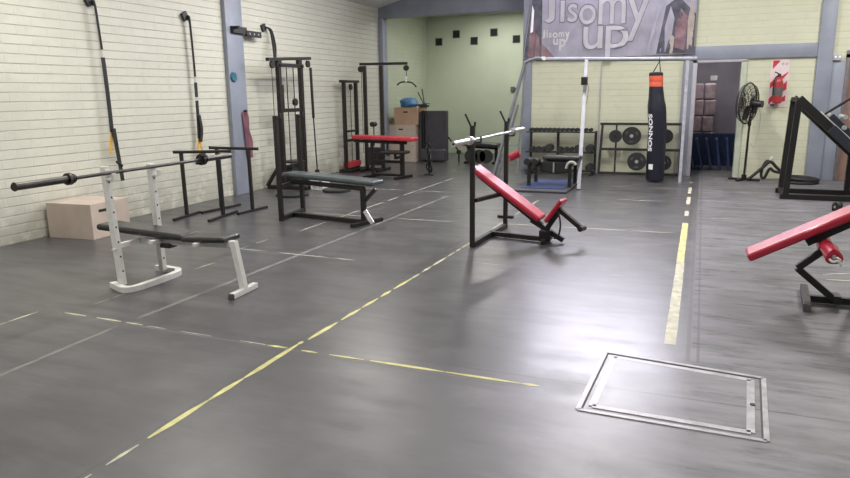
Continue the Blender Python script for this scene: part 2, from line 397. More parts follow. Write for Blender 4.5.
# ------------------------------------------------------------------ floor markings (worn tape and paint, each strip a few torn pieces)
NT = [0]
def strip(p0, p1, w, mat, gaps=.2, seg=.35, z=.0012, label=None):
    """torn pieces of tape from p0 to p1 with ragged edges"""
    NT[0] += 1
    lo_, hi_ = (.80, 1.08) if w < .05 else (.93, 1.03)
    bm = BM(); p0, p1 = V((*p0, z)), V((*p1, z)); d = p1-p0; L = d.length; d.normalize(); n = V((-d.y, d.x, 0))
    s = 0
    while s < L:
        l = min(seg*random.uniform(.5, 1.5), L-s)
        if l > .04:
            k = max(2, int(l/.11)); up, dn = [], []
            for i in range(k+1):
                t = s+l*i/k; e = (.35 if w < .05 else .92) if i in (0, k) else 1
                up.append(bm.verts.new(p0+d*t+n*(w/2*e*random.uniform(lo_, hi_)))); dn.append(bm.verts.new(p0+d*t-n*(w/2*e*random.uniform(lo_, hi_))))
            for i in range(k): bm.faces.new((dn[i], dn[i+1], up[i+1], up[i]))
        s += l+(random.uniform(.3, 1.5)*gaps)
    return struct('trim_%d' % (NT[0]+8), bm, mat)
strip((-2.215, 2.12), (-2.215, 3.42), .040, mTape, 0.004, .5)
strip((-2.21, 1.40), (-2.21, 1.82), .024, mTapeP, .004, .5)
strip((-2.21, 1.88), (-2.21, 2.06), .024, mTapeP, .004, .5)
strip((-2.20, 3.46), (-2.15, 5.0), .036, mTape, .035, .28)
strip((-2.15, 5.0), (-2.12, 6.6), .030, mTapeP, .07, .25)
strip((-2.12, 6.6), (-2.08, 9.6), .026, mTapeW, .25, .5)
strip((-.085, 4.15), (-.085, 6.3), .070, mTapeP, .003, 1.2)
strip((-.09, 6.3), (-.09, 8.3), .066, mTape, .003, 1.0)
strip((-.09, 8.8), (-.09, 12.2), .05, mTapeP, .5, .6)
strip((-4.14, 3.33), (-3.40, 3.315), .026, mTapeP, .07, .2)
strip((-3.36, 3.31), (-2.35, 3.29), .014, mTapeW, .25, .3)
strip((-2.40, 3.29), (-2.24, 3.29), .026, mTape, .02, .3)
strip((-2.14, 3.285), (-1.72, 3.285), .024, mTape, .06, .2)
strip((-1.68, 3.285), (-.69, 3.28), .030, mTape, .006, .6)
strip((-4.25, 3.30), (-.75, 3.245), .012, mJoint, .003, 1.5, .0007)
strip((-4.33, 2.2), (-4.34, 3.28), .022, mTapeP, .02, .6)
strip((-4.1, 3.55), (-4.1, 3.85), .014, mTapeW, .02, .3)
strip((-4.1, 4.65), (-4.08, 4.95), .018, mTapeP, .05, .3)
strip((-4.3, 5.47), (-2.9, 5.42), .024, mTapeW, .12, .5)
strip((-4.22, 5.3), (-4.22, 5.95), .022, mTapeW, .2, .3)
strip((-4.14, 6.45), (-4.12, 11.6), .026, mTapeW, .12, .8)
strip((-4.66, 7.54), (-2.4, 7.52), .024, mTapeW, .2, .9)
strip((-2.15, 7.60), (-.2, 7.66), .026, mTapeP, .06, .9)
strip((-2.9, 9.9), (-.2, 9.9), .022, mTapeW, .8, .5)
strip((-5.3, 9.9), (-3.0, 9.85), .022, mTapeW, .3, .7)
strip((-1.35, 11.3), (-.3, 11.3), .02, mTapeW, .4, .5)
strip((-1.85, 5.7), (-.5, 5.68), .012, mTapeW, .6, .4)
strip((-3.49, 1.7), (-3.55, 3.25), .035, mJoint, .005, 2.5, .0008)
strip((-3.54, 3.4), (-3.46, 9.5), .045, mJoint, .01, 2.5, .0008)
strip((1.02, 6.27), (1.5, 6.5), .025, mTapeP, .01, .5)
strip((1.02, 6.10), (1.5, 6.14), .025, mTapeP, .01, .5)

# floor hatch
t = thing('floor_hatch', (-.03, 3.45, 0), 'rectangular steel-edged inspection hatch set in the grey concrete floor', 'floor hatch')
def quadframe(bm, P, w, z0, z1):
    for a, b_ in zip(P, P[1:]+P[:1]): bar(bm, (*a, (z0+z1)/2), (*b_, (z0+z1)/2), w, z1-z0, 0, up=(0, 0, 1))
Po = [(-.46, 3.08), (-.43, 3.885), (.40, 3.79), (.36, 3.06)]; Pi = [(-.40, 3.14), (-.375, 3.825), (.335, 3.74), (.30, 3.12)]
bm = BM(); quadframe(bm, Po, .024, .0, .005); part('outer_frame', bm, mHatch, t)
bm = BM(); quadframe(bm, [(a*.965+(-.03)*.035, b_*.965+3.45*.035) for a, b_ in Po], .012, .0, .002); part('gap', bm, mHatchD, t)
bm = BM(); quadframe(bm, Pi, .036, .0, .004); part('inner_frame', bm, mHatch, t)
bm = BM(); vs = [bm.verts.new((*p, .0035)) for p in Pi]; bm.faces.new(vs[::-1]); ex = bmesh.ops.extrude_face_region(bm, geom=list(bm.faces)); bmesh.ops.translate(bm, verts=[v for v in ex['geom'] if isinstance(v, bmesh.types.BMVert)], vec=(0, 0, -.003))
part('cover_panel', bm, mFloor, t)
cb = BM(); cyl(cb, (.325, 3.42, .003), (.325, 3.42, .0095), .012); part('lifting_point', cb, mHatchD, t)

# ------------------------------------------------------------------ white weight bench with barbell
t = thing('weight_bench', (-3.9, 4.24, 0), 'white-framed weight bench with black pads, holding the long black barbell', 'weight bench')
u1a, u1b = V((-4.23, 3.96, .03)), V((-4.29, 3.96, .98)); u2a, u2b = V((-4.26, 4.44, .03)), V((-4.29, 4.44, .955))
for a, b_ in ((u1a, u1b), (u2a, u2b)):
    u = part('upright', mk(bar, a, b_, .05, .05, .006, (0, 1, 0)), mWhite, t)
    for k in range(7):
        p = a.lerp(b_, .12+.125*k); part('pin_hole', mk(cyl, p+V((-.0262, 0, 0)), p+V((.0262, 0, 0)), .008), mDark, u)
    h = a.lerp(b_, .91); bm = BM(); bb(bm, h+V((.02, -.02, -.02)), h+V((.085, .02, -.008)), .003); bb(bm, h+V((.078, -.02, -.02)), h+V((.09, .02, .035)), .003)
    bb(bm, h+V((.02, -.022, -.02)), h+V((.03, .022, .06)), .003)
    part('bar_hook', bm, mWhite, u)
p = u1a.lerp(u1b, .32); part('adjusting_pin', mk(cyl, p+V((.02, -.03, 0)), p+V((.03, -.075, 0)), .008), mWhite, t)
bm = BM(); sweep(bm, smooth_pts([(-4.33, 3.955, .024), (-4.2, 3.90, .024), (-4.12, 3.88, .024), (-4.075, 3.93, .024), (-4.065, 4.12, .024), (-4.075, 4.38, .024), (-4.11, 4.46, .024), (-4.18, 4.50, .024), (-4.40, 4.52, .024)], 5), [(-.026, -.022), (.026, -.022), (.026, .022), (-.026, .022)])
part('base_frame', bm, mWhite, t)
bm = BM(); bar(bm, (-4.29, 3.98, .335), (-4.28, 4.44, .335), .04, .04); bar(bm, (-4.29, 4.25, .335), (-3.36, 4.22, .365), .045, .045); bb(bm, (-4.06, 4.1, .345), (-4.02, 4.4, .375)); bb(bm, (-3.62, 4.1, .36), (-3.58, 4.36, .385))
part('rail', bm, mWhite, t)
part('seat_bracket', mk(bb, (-4.03, 4.19, .30), (-3.93, 4.28, .335)), mBlack, t)
bm = BM(); bar(bm, (-3.375, 4.22, .375), (-3.305, 4.20, .385), .05, .05, .008); bar(bm, (-3.30, 4.20, .405), (-3.215, 4.18, .03), .05, .05, .006, (0, 1, 0)); part('front_leg', bm, mWhite, t)
part('foot', mk(bar, (-3.205, 4.01, .022), (-3.225, 4.34, .022), .048, .042), mWhite, t)
part('foot_cap', mk(bar, (-3.2046, 3.998, .022), (-3.205, 4.012, .022), .050, .044), mCap, t)
def pad(name, a, b_, wid, th, mat, par, bev=.025, up=(0, 0, 1), label=None):
    """upholstered pad whose TOP centreline runs a -> b_"""
    R, L = frame_to(a, b_, up); a, b_ = V(a), V(b_); nrm = R @ V((0, 1, 0))
    bm = BM(); box(bm, (a+b_)/2-nrm*th/2, (wid, th, L), R, bev, 4)
    return part(name, bm, mat, par, label)
pad('backrest_pad', (-4.68, 4.27, .465), (-3.76, 4.26, .43), .22, .055, mVinyl, t)
pad('seat_pad', (-3.77, 4.25, .415), (-3.345, 4.24, .44), .22, .045, mVinyl, t)

t = thing('barbell', (-4.23, 4.3, .93), 'long black barbell without plates racked on the white weight bench', 'barbell')
A, B = V((-4.165, 3.10, .935)), V((-4.31, 5.53, .930)); D = (B-A).normalized(); L = (B-A).length
part('bar', mk(cyl, A+D*.40, B-D*.40, .0135, None, 16), mSteel, t)
for s, P, d in ((0, A, D), (1, B, -D)):
    sl = part('sleeve', mk(cyl, P, P+d*.43, .0265, None, 20, .004), mSteel if s == 0 else mSteel, t)
    bm = BM(); cyl(bm, P+d*.43, P+d*.455, .040, None, 20, .004); cyl(bm, P+d*.455, P+d*.485, .030, None, 20, .004); part('shoulder_collar', bm, mSteel, sl)
sp = B-D*.47
bm = BM(); cyl(bm, sp+D*.0, sp+D*.035, .046, None, 20, .006); bb(bm, sp+V((-.05, -.02, -.045)), sp+V((-.01, .04, -.02)), .006); bb(bm, sp+V((-.02, -.01, .03)), sp+V((.06, .03, .045)), .006)
part('clamp_collar', bm, mBlack, t)

# ------------------------------------------------------------------ wooden boxes
def plyo(base, sx, sy, h, rot, mat, label, slot):
    o = thing('plyo_box', base, label, 'plyometric box'); x, y, z = base
    R = Matrix.Rotation(rot, 3, 'Z')
    def P(a, b_, c): return V(base)+R @ V((a, b_, c))
    bm = BM(); box(bm, P(0, 0, h/2), (sx, sy, h), R, .003); part('box_body', bm, mat, o)
    if slot == 'x': part('hand_slot', mk(box, P(sx/2, -.11, h-.085), (.004, .12, .03), R, .0015), mDark, o)
    else: part('hand_slot', mk(box, P(0, -sy/2, h-.1), (.11, .004, .03), R, .0015), mDark, o)
    return o
plyo((-6.33, 5.56, 0), .61, .56, .385, math.radians(4), mWoodP, 'pale plywood jump box on the floor against the cream brick wall behind the white bench', 'x')
plyo((-6.3, 14.50, 0), .70, .62, .83, 0, mWoodP, 'lower of two stacked plywood jump boxes in the alcove', 'y')
plyo((-6.19, 14.52, .83), .56, .60, .385, 0, mWoodO, 'upper orange-toned plywood jump box of the stack in the alcove', 'y')

# ------------------------------------------------------------------ dip stands
def dip(base, f1, f2, zt, e0, e1, label):
    o = thing('dip_stand', base, label, 'dip stand', 'black dip stands by the left wall')
    for (a, b_) in (f1, f2):
        a, b_ = V((*a, .0)), V((*b_, .0)); m = (a+b_)/2
        p = part('post', mk(bar, m+V((0, 0, .03)), m+V((-.01, 0, zt-.015)), .038, .038, .004, (0, 1, 0)), mBlack, o)
        part('foot', mk(bar, a+V((0, 0, .016)), b_+V((0, 0, .016)), .04, .032), mBlack, o)
    part('top_bar', mk(cyl, e0, e1, .019, None, 14, .004), mBlack, o)
    return o
dip((-5.8, 6.86, 0), ((-5.98, 6.49), (-6.07, 7.07)), ((-5.51, 6.57), (-5.62, 7.27)), .825, (-6.13, 6.75, .825), (-5.42, 6.96, .835), 'nearer of two black steel dip stands by the left wall')
dip((-5.7, 7.4, 0), ((-6.0, 7.03), (-5.93, 7.75)), ((-5.48, 7.10), (-5.45, 7.70)), .84, (-6.03, 7.32, .84), (-5.34, 7.42, .83), 'farther of two black steel dip stands, beside the blue-grey column')

# ------------------------------------------------------------------ black bench with tall uprights
t = thing('weight_bench', (-4.1, 7.15, 0), 'black flat bench with slate grey pad in front of the cable towers', 'weight bench')
for p in ((-4.70, 6.93), (-4.79, 7.57)):
    u = part('upright', mk(bar, (*p, 0), (p[0]-.01, p[1], 1.27), .05, .05), mBlack, t)
    bm = BM(); bb(bm, (p[0]-.03, p[1]-.025, 1.24), (p[0]+.07, p[1]+.025, 1.255)); bb(bm, (p[0]+.06, p[1]-.025, 1.24), (p[0]+.072, p[1]+.025, 1.30)); part('bar_hook', bm, mBlack, u)
bm = BM(); bar(bm, (-4.70, 6.93, .03), (-4.79, 7.57, .03), .05); bar(bm, (-4.745, 7.25, .03), (-3.62, 7.05, .03), .05); bar(bm, (-4.70, 6.93, .42), (-4.79, 7.57, .42), .05); bar(bm, (-4.745, 7.25, .45), (-3.62, 7.05, .425), .05)
part('frame', bm, mBlack, t)
part('front_leg', mk(bar, (-3.63, 7.05, .03), (-3.63, 7.05, .43), .055, .055), mBlack, t)
part('foot', mk(bar, (-3.66, 6.80, .022), (-3.53, 7.33, .022), .05, .044), mBlack, t)
part('strut', mk(bar, (-3.61, 7.05, .28), (-3.45, 7.02, .435), .04, .04), mBlack, t)
part('plate_strut', mk(bar, (-3.60, 7.02, .17), (-3.48, 6.98, .03), .055, .012, .002, (0, 1, 0)), mChrome, t, 'bright bare metal strut')
pad('pad', (-4.80, 7.28, .57), (-3.45, 7.10, .525), .27, .06, mSlate, t, .03)
bm = BM(); bar(bm, (-4.43, 7.10, .5590), (-4.40, 7.35, .5590), .012, .003, 0); part('pad_seam', bm, mGreyW, t)

# ------------------------------------------------------------------ cable tower 1 (tall, on left wall)
def pulley(bm, c, axis=(1, 0, 0), r=.055):
    c = V(c); a = V(axis).normalized()*.014; cyl(bm, c-a, c+a, r, None, 20, .004)
t = thing('cable_tower', (-6.3, 9.78, 0), 'tall black cable tower with double posts nearest the blue-grey column', 'cable machine')
for y in (9.43, 10.08):
    part('post', mk(bb, (-6.335, y-.035, 0), (-6.265, y+.035, 2.0)), mBrown, t)
bm = BM(); bar(bm, (-6.3, 9.36, 1.985), (-6.3, 10.14, 1.985), .07, .06); bar(bm, (-6.3, 9.14, 2.06), (-6.3, 10.40, 2.125), .06, .05); bb(bm, (-6.33, 9.40, 2.0), (-6.27, 9.5, 2.08)); bb(bm, (-6.33, 10.0, 2.0), (-6.27, 10.1, 2.11))
part('top_arm', bm, mBrown, t)
bm = BM(); pulley(bm, (-6.3, 9.27, 1.985)); part('pulley', bm, mRubber, t)
bm = BM(); pulley(bm, (-6.3, 10.33, 2.03)); part('pulley', bm, mRubber, t)
bm = BM(); cyl(bm, (-6.3, 9.66, .05), (-6.3, 9.66, 1.95), .009); cyl(bm, (-6.3, 9.86, .05), (-6.3, 9.86, 1.95), .009); part('guide_rods', bm, mBrown, t)
bm = BM(); bar(bm, (-6.3, 9.48, 1.27), (-6.3, 10.03, 1.27), .05, .06); cyl(bm, (-6.24, 9.75, 1.40), (-6.20, 9.75, 1.40), .06); bb(bm, (-6.33, 9.5, 1.24), (-6.29, 9.55, 1.68)); part('carriage', bm, mBrown, t)
bm = BM()
for k in range(9): bb(bm, (-6.38, 9.56, .07+k*.034), (-6.22, 9.96, .10+k*.034), .004)
part('weight_stack', bm, mIron, t)
bm = BM(); lathe(bm, (-6.3, 9.76, .40), [(.14, 0), (.17, .01), (.17, .035), (.14, .045)]); part('loaded_plate', bm, mIron, t)
bm = BM(); bar(bm, (-6.60, 9.40, .03), (-5.85, 9.40, .03), .06); bar(bm, (-6.60, 10.12, .03), (-5.85, 10.12, .03), .06); bar(bm, (-5.9, 9.36, .03), (-5.9, 10.16, .03), .06); bar(bm, (-6.60, 9.38, .05), (-6.35, 9.40, .40), .05)
part('base', bm, mBrown, t)
bm = BM(); cyl(bm, (-6.3, 9.25, .1), (-6.3, 9.25, 1.96), .005); part('cable', bm, mRubber, t)
bm = BM(); cyl(bm, (-6.26, 10.37, 1.12), (-6.27, 10.36, 1.97), .024); cyl(bm, (-6.25, 10.40, .22), (-6.26, 10.37, 1.12), .012); cyl(bm, (-6.25, 10.40, .16), (-6.25, 10.40, .22), .04)
part('hanging_handle', bm, mBrown, t)

t = thing('footplate', (-5.75, 9.62, 0), 'small white metal foot block on the floor beside the tall cable tower', 'foot block')
bm = BM(); bb(bm, (-5.85, 9.5, 0), (-5.62, 9.74, .012)); bb(bm, (-5.85, 9.5, .0), (-5.83, 9.74, .14)); bb(bm, (-5.64, 9.5, 0), (-5.62, 9.74, .14)); part('frame', bm, mWhite, t)
part('tread', mk(bb, (-5.85, 9.5, .14), (-5.62, 9.74, .16)), mWhite, t)
bm = BM(); lathe(bm, (-5.34, 9.45, 0), [(.04, .0), (.21, 0), (.225, .01), (.225, .035), (.20, .045), (.09, .035), (.06, .045), (.03, .045)])
solo('weight_plate', bm, mIron, 'black weight plate lying flat on the floor behind the slate grey bench', 'weight plate')
bm = BM(); lathe(bm, (-5.75, 8.8, 0), [(.04, .0), (.24, 0), (.25, .01), (.25, .035), (.22, .045), (.09, .035), (.06, .045), (.03, .045)])
solo('weight_plate', bm, mIron, 'black weight plate on the floor beside the base of the tall cable tower', 'weight plate')

# cable tower 2 (narrow) and its red weights
t = thing('cable_tower', (-6.5, 12.2, 0), 'narrow short black cable tower on the left wall beyond the tall one', 'cable machine')
for y in (11.92, 12.42): part('post', mk(bb, (-6.52, y-.035, 0), (-6.46, y+.035, 1.75)), mBrown, t)
part('top_bar', mk(bar, (-6.49, 11.80, 1.765), (-6.49, 12.52, 1.765), .07, .05), mBrown, t)
bm = BM(); pulley(bm, (-6.47, 12.17, 1.66)); part('pulley', bm, mRubber, t)
bm = BM(); bar(bm, (-6.49, 11.88, .62), (-6.49, 12.44, .62), .06, .05); bar(bm, (-6.49, 11.88, .80), (-6.49, 12.44, .80), .04, .04); part('crossbar', bm, mBrown, t)
bm = BM(); cyl(bm, (-6.48, 12.17, .1), (-6.48, 12.17, 1.62), .006); part('cable', bm, mRubber, t)
bm = BM(); bb(bm, (-6.56, 11.92, .10), (-6.40, 12.40, .20), .006); part('weight_block', bm, mRedD, t, 'red weight block')
part('base', mk(bb, (-6.6, 11.82, 0), (-6.33, 12.50, .06)), mBrown, t)

# cable tower 3 (crane arm) behind the red flat bench
t = thing('cable_tower', (-6.05, 12.3, 0), 'black lat pulldown tower with long overhead arm behind the red flat bench', 'cable machine')
for x in (-6.22, -5.86): part('post', mk(bb, (x-.032, 12.27, 0), (x+.032, 12.33, 2.06)), mBrown, t)
part('overhead_arm', mk(bar, (-6.32, 12.3, 2.095), (-5.30, 12.3, 2.085), .05, .05), mBrown, t)
bm = BM(); pulley(bm, (-6.30, 12.3, 2.0), (0, 1, 0), .06); part('pulley', bm, mRubber, t)
bm = BM(); pulley(bm, (-5.325, 12.3, 2.0), (0, 1, 0), .055); part('pulley', bm, mRubber, t)
part('cable', mk(cyl, (-5.32, 12.3, 1.82), (-5.32, 12.3, 1.95), .005), mRubber, t); part('cable', mk(cyl, (-6.29, 12.3, .35), (-6.29, 12.3, 1.95), .005), mRubber, t)
bm = BM(); cyl(bm, (-5.33, 12.3, 1.80), (-5.33, 12.3, 1.84), .02); cyl(bm, (-5.33, 12.3, 1.73), (-5.33, 12.3, 1.78), .018); part('snap_hook', bm, mWhite, t)
bm = BM(); tube(bm, [(-5.50, 12.25, 1.68), (-5.43, 12.27, 1.73), (-5.33, 12.3, 1.74), (-5.22, 12.33, 1.72), (-5.14, 12.36, 1.64)], .016, 10, 5); part('curl_bar', bm, mBlack, t)
bm = BM()
for k in range(8): bb(bm, (-6.17, 12.2, .12+k*.045), (-5.91, 12.4, .155+k*.045), .004)
part('weight_stack', bm, mIron, t)
bm = BM(); bar(bm, (-6.26, 12.3, .03), (-5.82, 12.3, .03), .06); bar(bm, (-6.22, 12.0, .03), (-6.22, 12.6, .03), .06); bar(bm, (-5.86, 12.0, .03), (-5.86, 12.6, .03), .06); part('base', bm, mBrown, t)
bm = BM(); cyl(bm, (-6.04, 12.28, .50), (-6.04, 12.28, .92), .012); cyl(bm, (-6.04, 12.2, .93), (-6.04, 12.34, .93), .05); part('selector', bm, mBrown, t)

# red flat bench in front of it
t = thing('flat_bench', (-5.35, 11.3, 0), 'long red flat bench on a dark frame with a lower brown seat before the alcove', 'bench')
pad('bench_pad', (-5.96, 11.35, .775), (-4.72, 11.25, .75), .30, .07, mRedD, t, .02)
bm = BM(); bar(bm, (-6.0, 11.35, .665), (-4.9, 11.28, .645), .05, .05); bar(bm, (-5.62, 11.33, .05), (-5.62, 11.33, .66), .05); bar(bm, (-5.0, 11.30, .05), (-5.0, 11.30, .64), .09, .06); bar(bm, (-5.62, 11.33, .30), (-5.0, 11.30, .30), .05)
part('frame', bm, mBrown, t)
for x, y in ((-5.62, 11.33), (-4.98, 11.29)): part('foot', mk(bar, (x-.05, y-.26, .025), (x+.05, y+.26, .025), .06, .05), mBrown, t)
part('floor_rail', mk(bar, (-5.62, 11.33, .055), (-5.0, 11.30, .055), .05, .04), mBrown, t)
bm = BM(); box(bm, (-5.0, 11.0, .50), (.46, .3, .055), None, .02, 3); part('lower_seat', bm, mBrown, t)
bm = BM(); bar(bm, (-5.3, 11.32, .40), (-5.3, 11.32, .63), .03); bar(bm, (-5.3, 11.3, .45), (-5.15, 11.05, .46), .04); bar(bm, (-5.0, 11.0, .40), (-5.0, 11.3, .40), .05); bb(bm, (-5.02, 10.98, .38), (-4.98, 11.02, .48)); part('seat_support', bm, mBrown, t)
bm = BM()
for k in range(3): torus(bm, (-4.72+.02*k, 11.9, .42-.13*k), .10, .018, (1, .6, 0), 22, 7)
for k in range(2): torus(bm, (-4.74+.03*k, 11.9, .55-.4*k), .07, .014, (.4, 1, .2), 22, 7)
bb(bm, (-4.80, 11.86, 0), (-4.62, 11.96, .02)); cyl(bm, (-4.72, 11.91, .0), (-4.72, 11.91, .75), .014)
solo('chain_stand', bm, mBlack, 'black stand hung with looped chains beside the right end of the red flat bench', 'chain stand')

# stuff on the boxes
bm = BM(); lathe(bm, (-6.16, 14.36, 1.216), [(.03, 0), (.17, .01), (.20, .07), (.19, .15), (.13, .20), (.05, .215)], (0, 0, 1), 20)
for v in bm.verts: v.co.x = -6.16+(v.co.x+6.16)*1.05+.02*math.sin(v.co.z*40)
solo('duffel_bag', bm, mBlueB, 'blue cloth bag lying on top of the stacked plywood boxes', 'bag')
t = thing('step_trainer', (-5.93, 14.6, 1.215), 'small black exercise device with two upright rods on top of the plywood boxes', 'exerciser')
bm = BM(); bb(bm, (-6.0, 14.72, 1.215), (-5.84, 14.80, 1.25)); bb(bm, (-5.88, 14.32, 1.215), (-5.83, 14.36, 1.26)); bar(bm, (-5.9, 14.34, 1.25), (-5.9, 14.76, 1.25), .05, .04); bb(bm, (-5.95, 14.35, 1.26), (-5.80, 14.55, 1.285)); part('base', bm, mBlack, t)
bm = BM(); cyl(bm, (-5.92, 14.7, 1.24), (-6.08, 14.7, 1.55), .012); part('rod', bm, mBlack, t)
bm = BM(); cyl(bm, (-5.84, 14.5, 1.27), (-5.90, 14.5, 1.62), .012); part('rod', bm, mBlack, t)
part('pedal', mk(box, (-5.80, 14.5, 1.30), (.14, .14, .02), Matrix.Rotation(.1, 3, 'Y'), .006), mBlueB, t)

# folded treadmill / dark standing panels
t = thing('folded_treadmill', (-5.45, 14.45, 0), 'tall dark grey folded machine standing upright beside the plywood boxes in the alcove', 'treadmill')
def lean(bm, x0, x1, y0, y1, h, dx=0):
    bb(bm, (x0, y0, .02), (x1, y1, h), .02, 3)
part('running_deck', mk(lean, -5.82, -5.28, 14.40, 14.55, 1.14), mMat, t)
part('deck_frame', mk(lean, -5.89, -5.85, 14.30, 14.62, 1.12), mMat, t)
part('side_rail', mk(lean, -5.85, -5.79, 14.32, 14.42, 1.15), mBlack, t)
part('motor_hood', mk(bb, (-5.86, 14.22, .02), (-5.26, 14.40, .30), .05, 4), mMat, t)
part('stabiliser', mk(bar, (-5.27, 14.5, .55), (-5.02, 14.5, .24), .03), mBlack, t)
part('wheel', mk(cyl, (-5.02, 14.46, .22), (-5.02, 14.54, .22), .045), mRubber, t)
bm = BM(); cyl(bm, (-5.02, 14.5, .0), (-5.02, 14.5, .2), .018); part('support_leg', bm, mBlack, t)

# low dark bench in the alcove behind the incline bench
t = thing('leg_curl_bench', (-4.4, 14.4, 0), 'low black bench machine in the alcove, seen behind the red incline bench', 'bench')
pad('pad', (-4.85, 14.4, .47), (-4.05, 14.4, .43), .34, .09, mVinyl, t)
bm = BM(); bar(bm, (-4.8, 14.4, .36), (-4.08, 14.4, .33), .06)
for x in (-4.75, -4.12): bar(bm, (x, 14.4, .04), (x, 14.4, .34), .06); bar(bm, (x, 14.15, .025), (x, 14.65, .025), .06, .05)
part('frame', bm, mBlack, t)
bm = BM()
for k, x in enumerate((-4.6, -4.42, -4.26)): cyl(bm, (x, 14.1, .17), (x, 14.13, .17), .15)
cyl(bm, (-4.75, 14.12, .17), (-4.12, 14.12, .17), .02)
part('side_plates', bm, mIron, t)

# ------------------------------------------------------------------ incline bench with chrome bar
t = thing('incline_bench', (-1.9, 6.83, 0), 'red incline bench in the middle of the floor with a chrome bar across its uprights', 'incline bench')
U1, U2 = (-2.04, 6.30), (-1.99, 7.36)
for x, y in (U1, U2):
    u = part('upright', mk(bb, (x-.022, y-.022, 0), (x+.022, y+.022, 1.20)), mBrown, t)
    bm = BM(); cyl(bm, (x-.015, y, 1.19), (x-.075, y, 1.31), .010); cyl(bm, (x+.02, y, 1.19), (x+.025, y, 1.235), .011); part('top_prongs', bm, mBlack, u)
    bm = BM(); bb(bm, (x+.03, y-.02, 1.035), (x+.085, y+.02, 1.05)); bb(bm, (x+.078, y-.02, 1.035), (x+.09, y+.02, 1.10)); part('bar_hook', bm, mBlack, u)
bm = BM(); bar(bm, (*U1, .03), (*U2, .03), .05); part('rear_crossbar', bm, mBrown, t)
bm = BM(); bar(bm, (-2.02, 6.86, .035), (-1.38, 6.75, .035), .045, .05); part('base_rail', bm, mBrown, t)
bm = BM(); bar(bm, (-1.56, 6.80, .22), (-1.22, 6.76, .035), .05, .05, .004, (0, 1, 0)); bar(bm, (-1.45, 6.78, .05), (-1.27, 6.77, .33), .05, .04, .004, (0, 1, 0)); part('seat_frame', bm, mBrown, t)
bm = BM(); bb(bm, (-1.46, 6.70, .02), (-1.34, 6.84, .13), .01); bb(bm, (-1.42, 6.62, .0), (-1.38, 6.90, .05)); part('hinge_block', bm, mBlack, t)
pad('backrest_pad', (-2.18, 6.84, .77), (-1.43, 6.79, .262), .25, .06, mRed, t, .025)
bm = BM(); bar(bm, (-2.14, 6.83, .66), (-1.45, 6.79, .165), .05, .05); part('back_rail', bm, mBrown, t)
bm = BM(); bar(bm, (-2.02, 6.32, .47), (-1.86, 6.80, .48), .04); part('brace', bm, mBrown, t)
pad('seat_pad', (-1.405, 6.78, .235), (-1.245, 6.76, .465), .20, .045, mRed, t, .02)
bm = BM(); bar(bm, (-1.29, 6.77, .36), (-1.02, 6.70, .17), .045, .045, .004); bar(bm, (-1.27, 6.77, .33), (-1.29, 6.77, .40), .05); part('leg_arm', bm, mBrown, t)
part('arm_cap', mk(cyl, (-1.035, 6.62, .185), (-1.02, 6.80, .165), .026), mBlack, t)
bm = BM(); tube(bm, [(-1.27, 6.7, .34), (-1.235, 6.66, .22), (-1.25, 6.66, .10), (-1.30, 6.7, .06)], .009, 8, 6); part('rubber_cord', bm, mBlack, t)

t = thing('barbell', (-1.94, 6.83, 1.08), 'short chrome barbell resting across the uprights of the red incline bench', 'barbell')
A, B = V((-1.99, 5.60, 1.072)), V((-1.915, 7.80, 1.09)); D = (B-A).normalized()
part('bar', mk(cyl, A+D*.3, B-D*.3, .0135), mChrome, t)
for P, d in ((A, D), (B, -D)):
    sl = part('sleeve', mk(cyl, P, P+d*.40, .027, None, 20, .004), mChrome, t)
    bm = BM(); cyl(bm, P+d*.40, P+d*.43, .040, None, 20, .004); cyl(bm, P+d*.43, P+d*.46, .03, None, 20, .004); part('shoulder_collar', bm, mChrome, sl)
    part('end_hole', mk(cyl, P-d*.001, P+d*.002, .010), mDark, sl)

# red foot roller unit just behind
t = thing('roller_pad', (-1.93, 7.9, 0), 'small red roller pad on a thin post behind the chrome bar uprights', 'roller pad')
bm = BM(); cyl(bm, (-2.10, 7.94, .745), (-2.00, 7.97, .79), .045, None, 20, .015); part('roller', bm, mRed, t)
bm = BM(); bar(bm, (-2.16, 8.0, .02), (-2.16, 8.0, .76), .03); bar(bm, (-2.16, 8.0, .755), (-2.08, 7.95, .755), .025); bar(bm, (-2.26, 8.0, .015), (-2.06, 8.0, .015), .05, .03); part('post', bm, mBrown, t)

# ------------------------------------------------------------------ grey pull-up frame
t = thing('pull_up_frame', (-1.6, 12.1, 0), 'tall grey tubular pull-up frame standing in front of the banner wall', 'pull-up frame')
part('top_bar', mk(cyl, (-2.75, 12.1, 2.075), (-.13, 12.1, 2.01), .033), mGalv, t)
bm = BM(); tube(bm, [(-2.96, 12.1, 2.02), (-2.88, 12.08, 2.06), (-2.75, 12.05, 2.09), (-2.60, 11.95, 2.08)], .028, 12, 4); part('bent_end', bm, mGalv, t)
part('end_cap', mk(cyl, (-2.60, 11.95, 2.08), (-2.575, 11.90, 2.08), .034), mWhite, t)
part('leg', mk(bar, (-1.72, 10.73, .0), (-1.88, 12.07, 2.03), .06, .06), mGalv, t)
part('leg', mk(bar, (-.265, 12.1, 0), (-.265, 12.1, 1.99), .05, .05), M('pale_post', (.46, .45, .50), .4), t)
part('leg', mk(bar, (-3.60, 12.45, .0), (-2.95, 12.1, 2.02), .05, .05), mGalv, t)
part('leg', mk(bar, (-3.20, 12.6, .0), (-2.92, 12.1, 2.02), .035, .035), mGalv, t)
part('leg', mk(bar, (-3.50, 12.42, .0), (-3.08, 12.15, 1.3), .045, .03), mGalv, t)
part('rung', mk(bar, (-3.46, 12.45, .55), (-3.1, 12.5, .55), .02), mGalv, t)
part('rung', mk(bar, (-3.34, 12.35, .90), (-3.06, 12.4, .90), .02), mGalv, t)
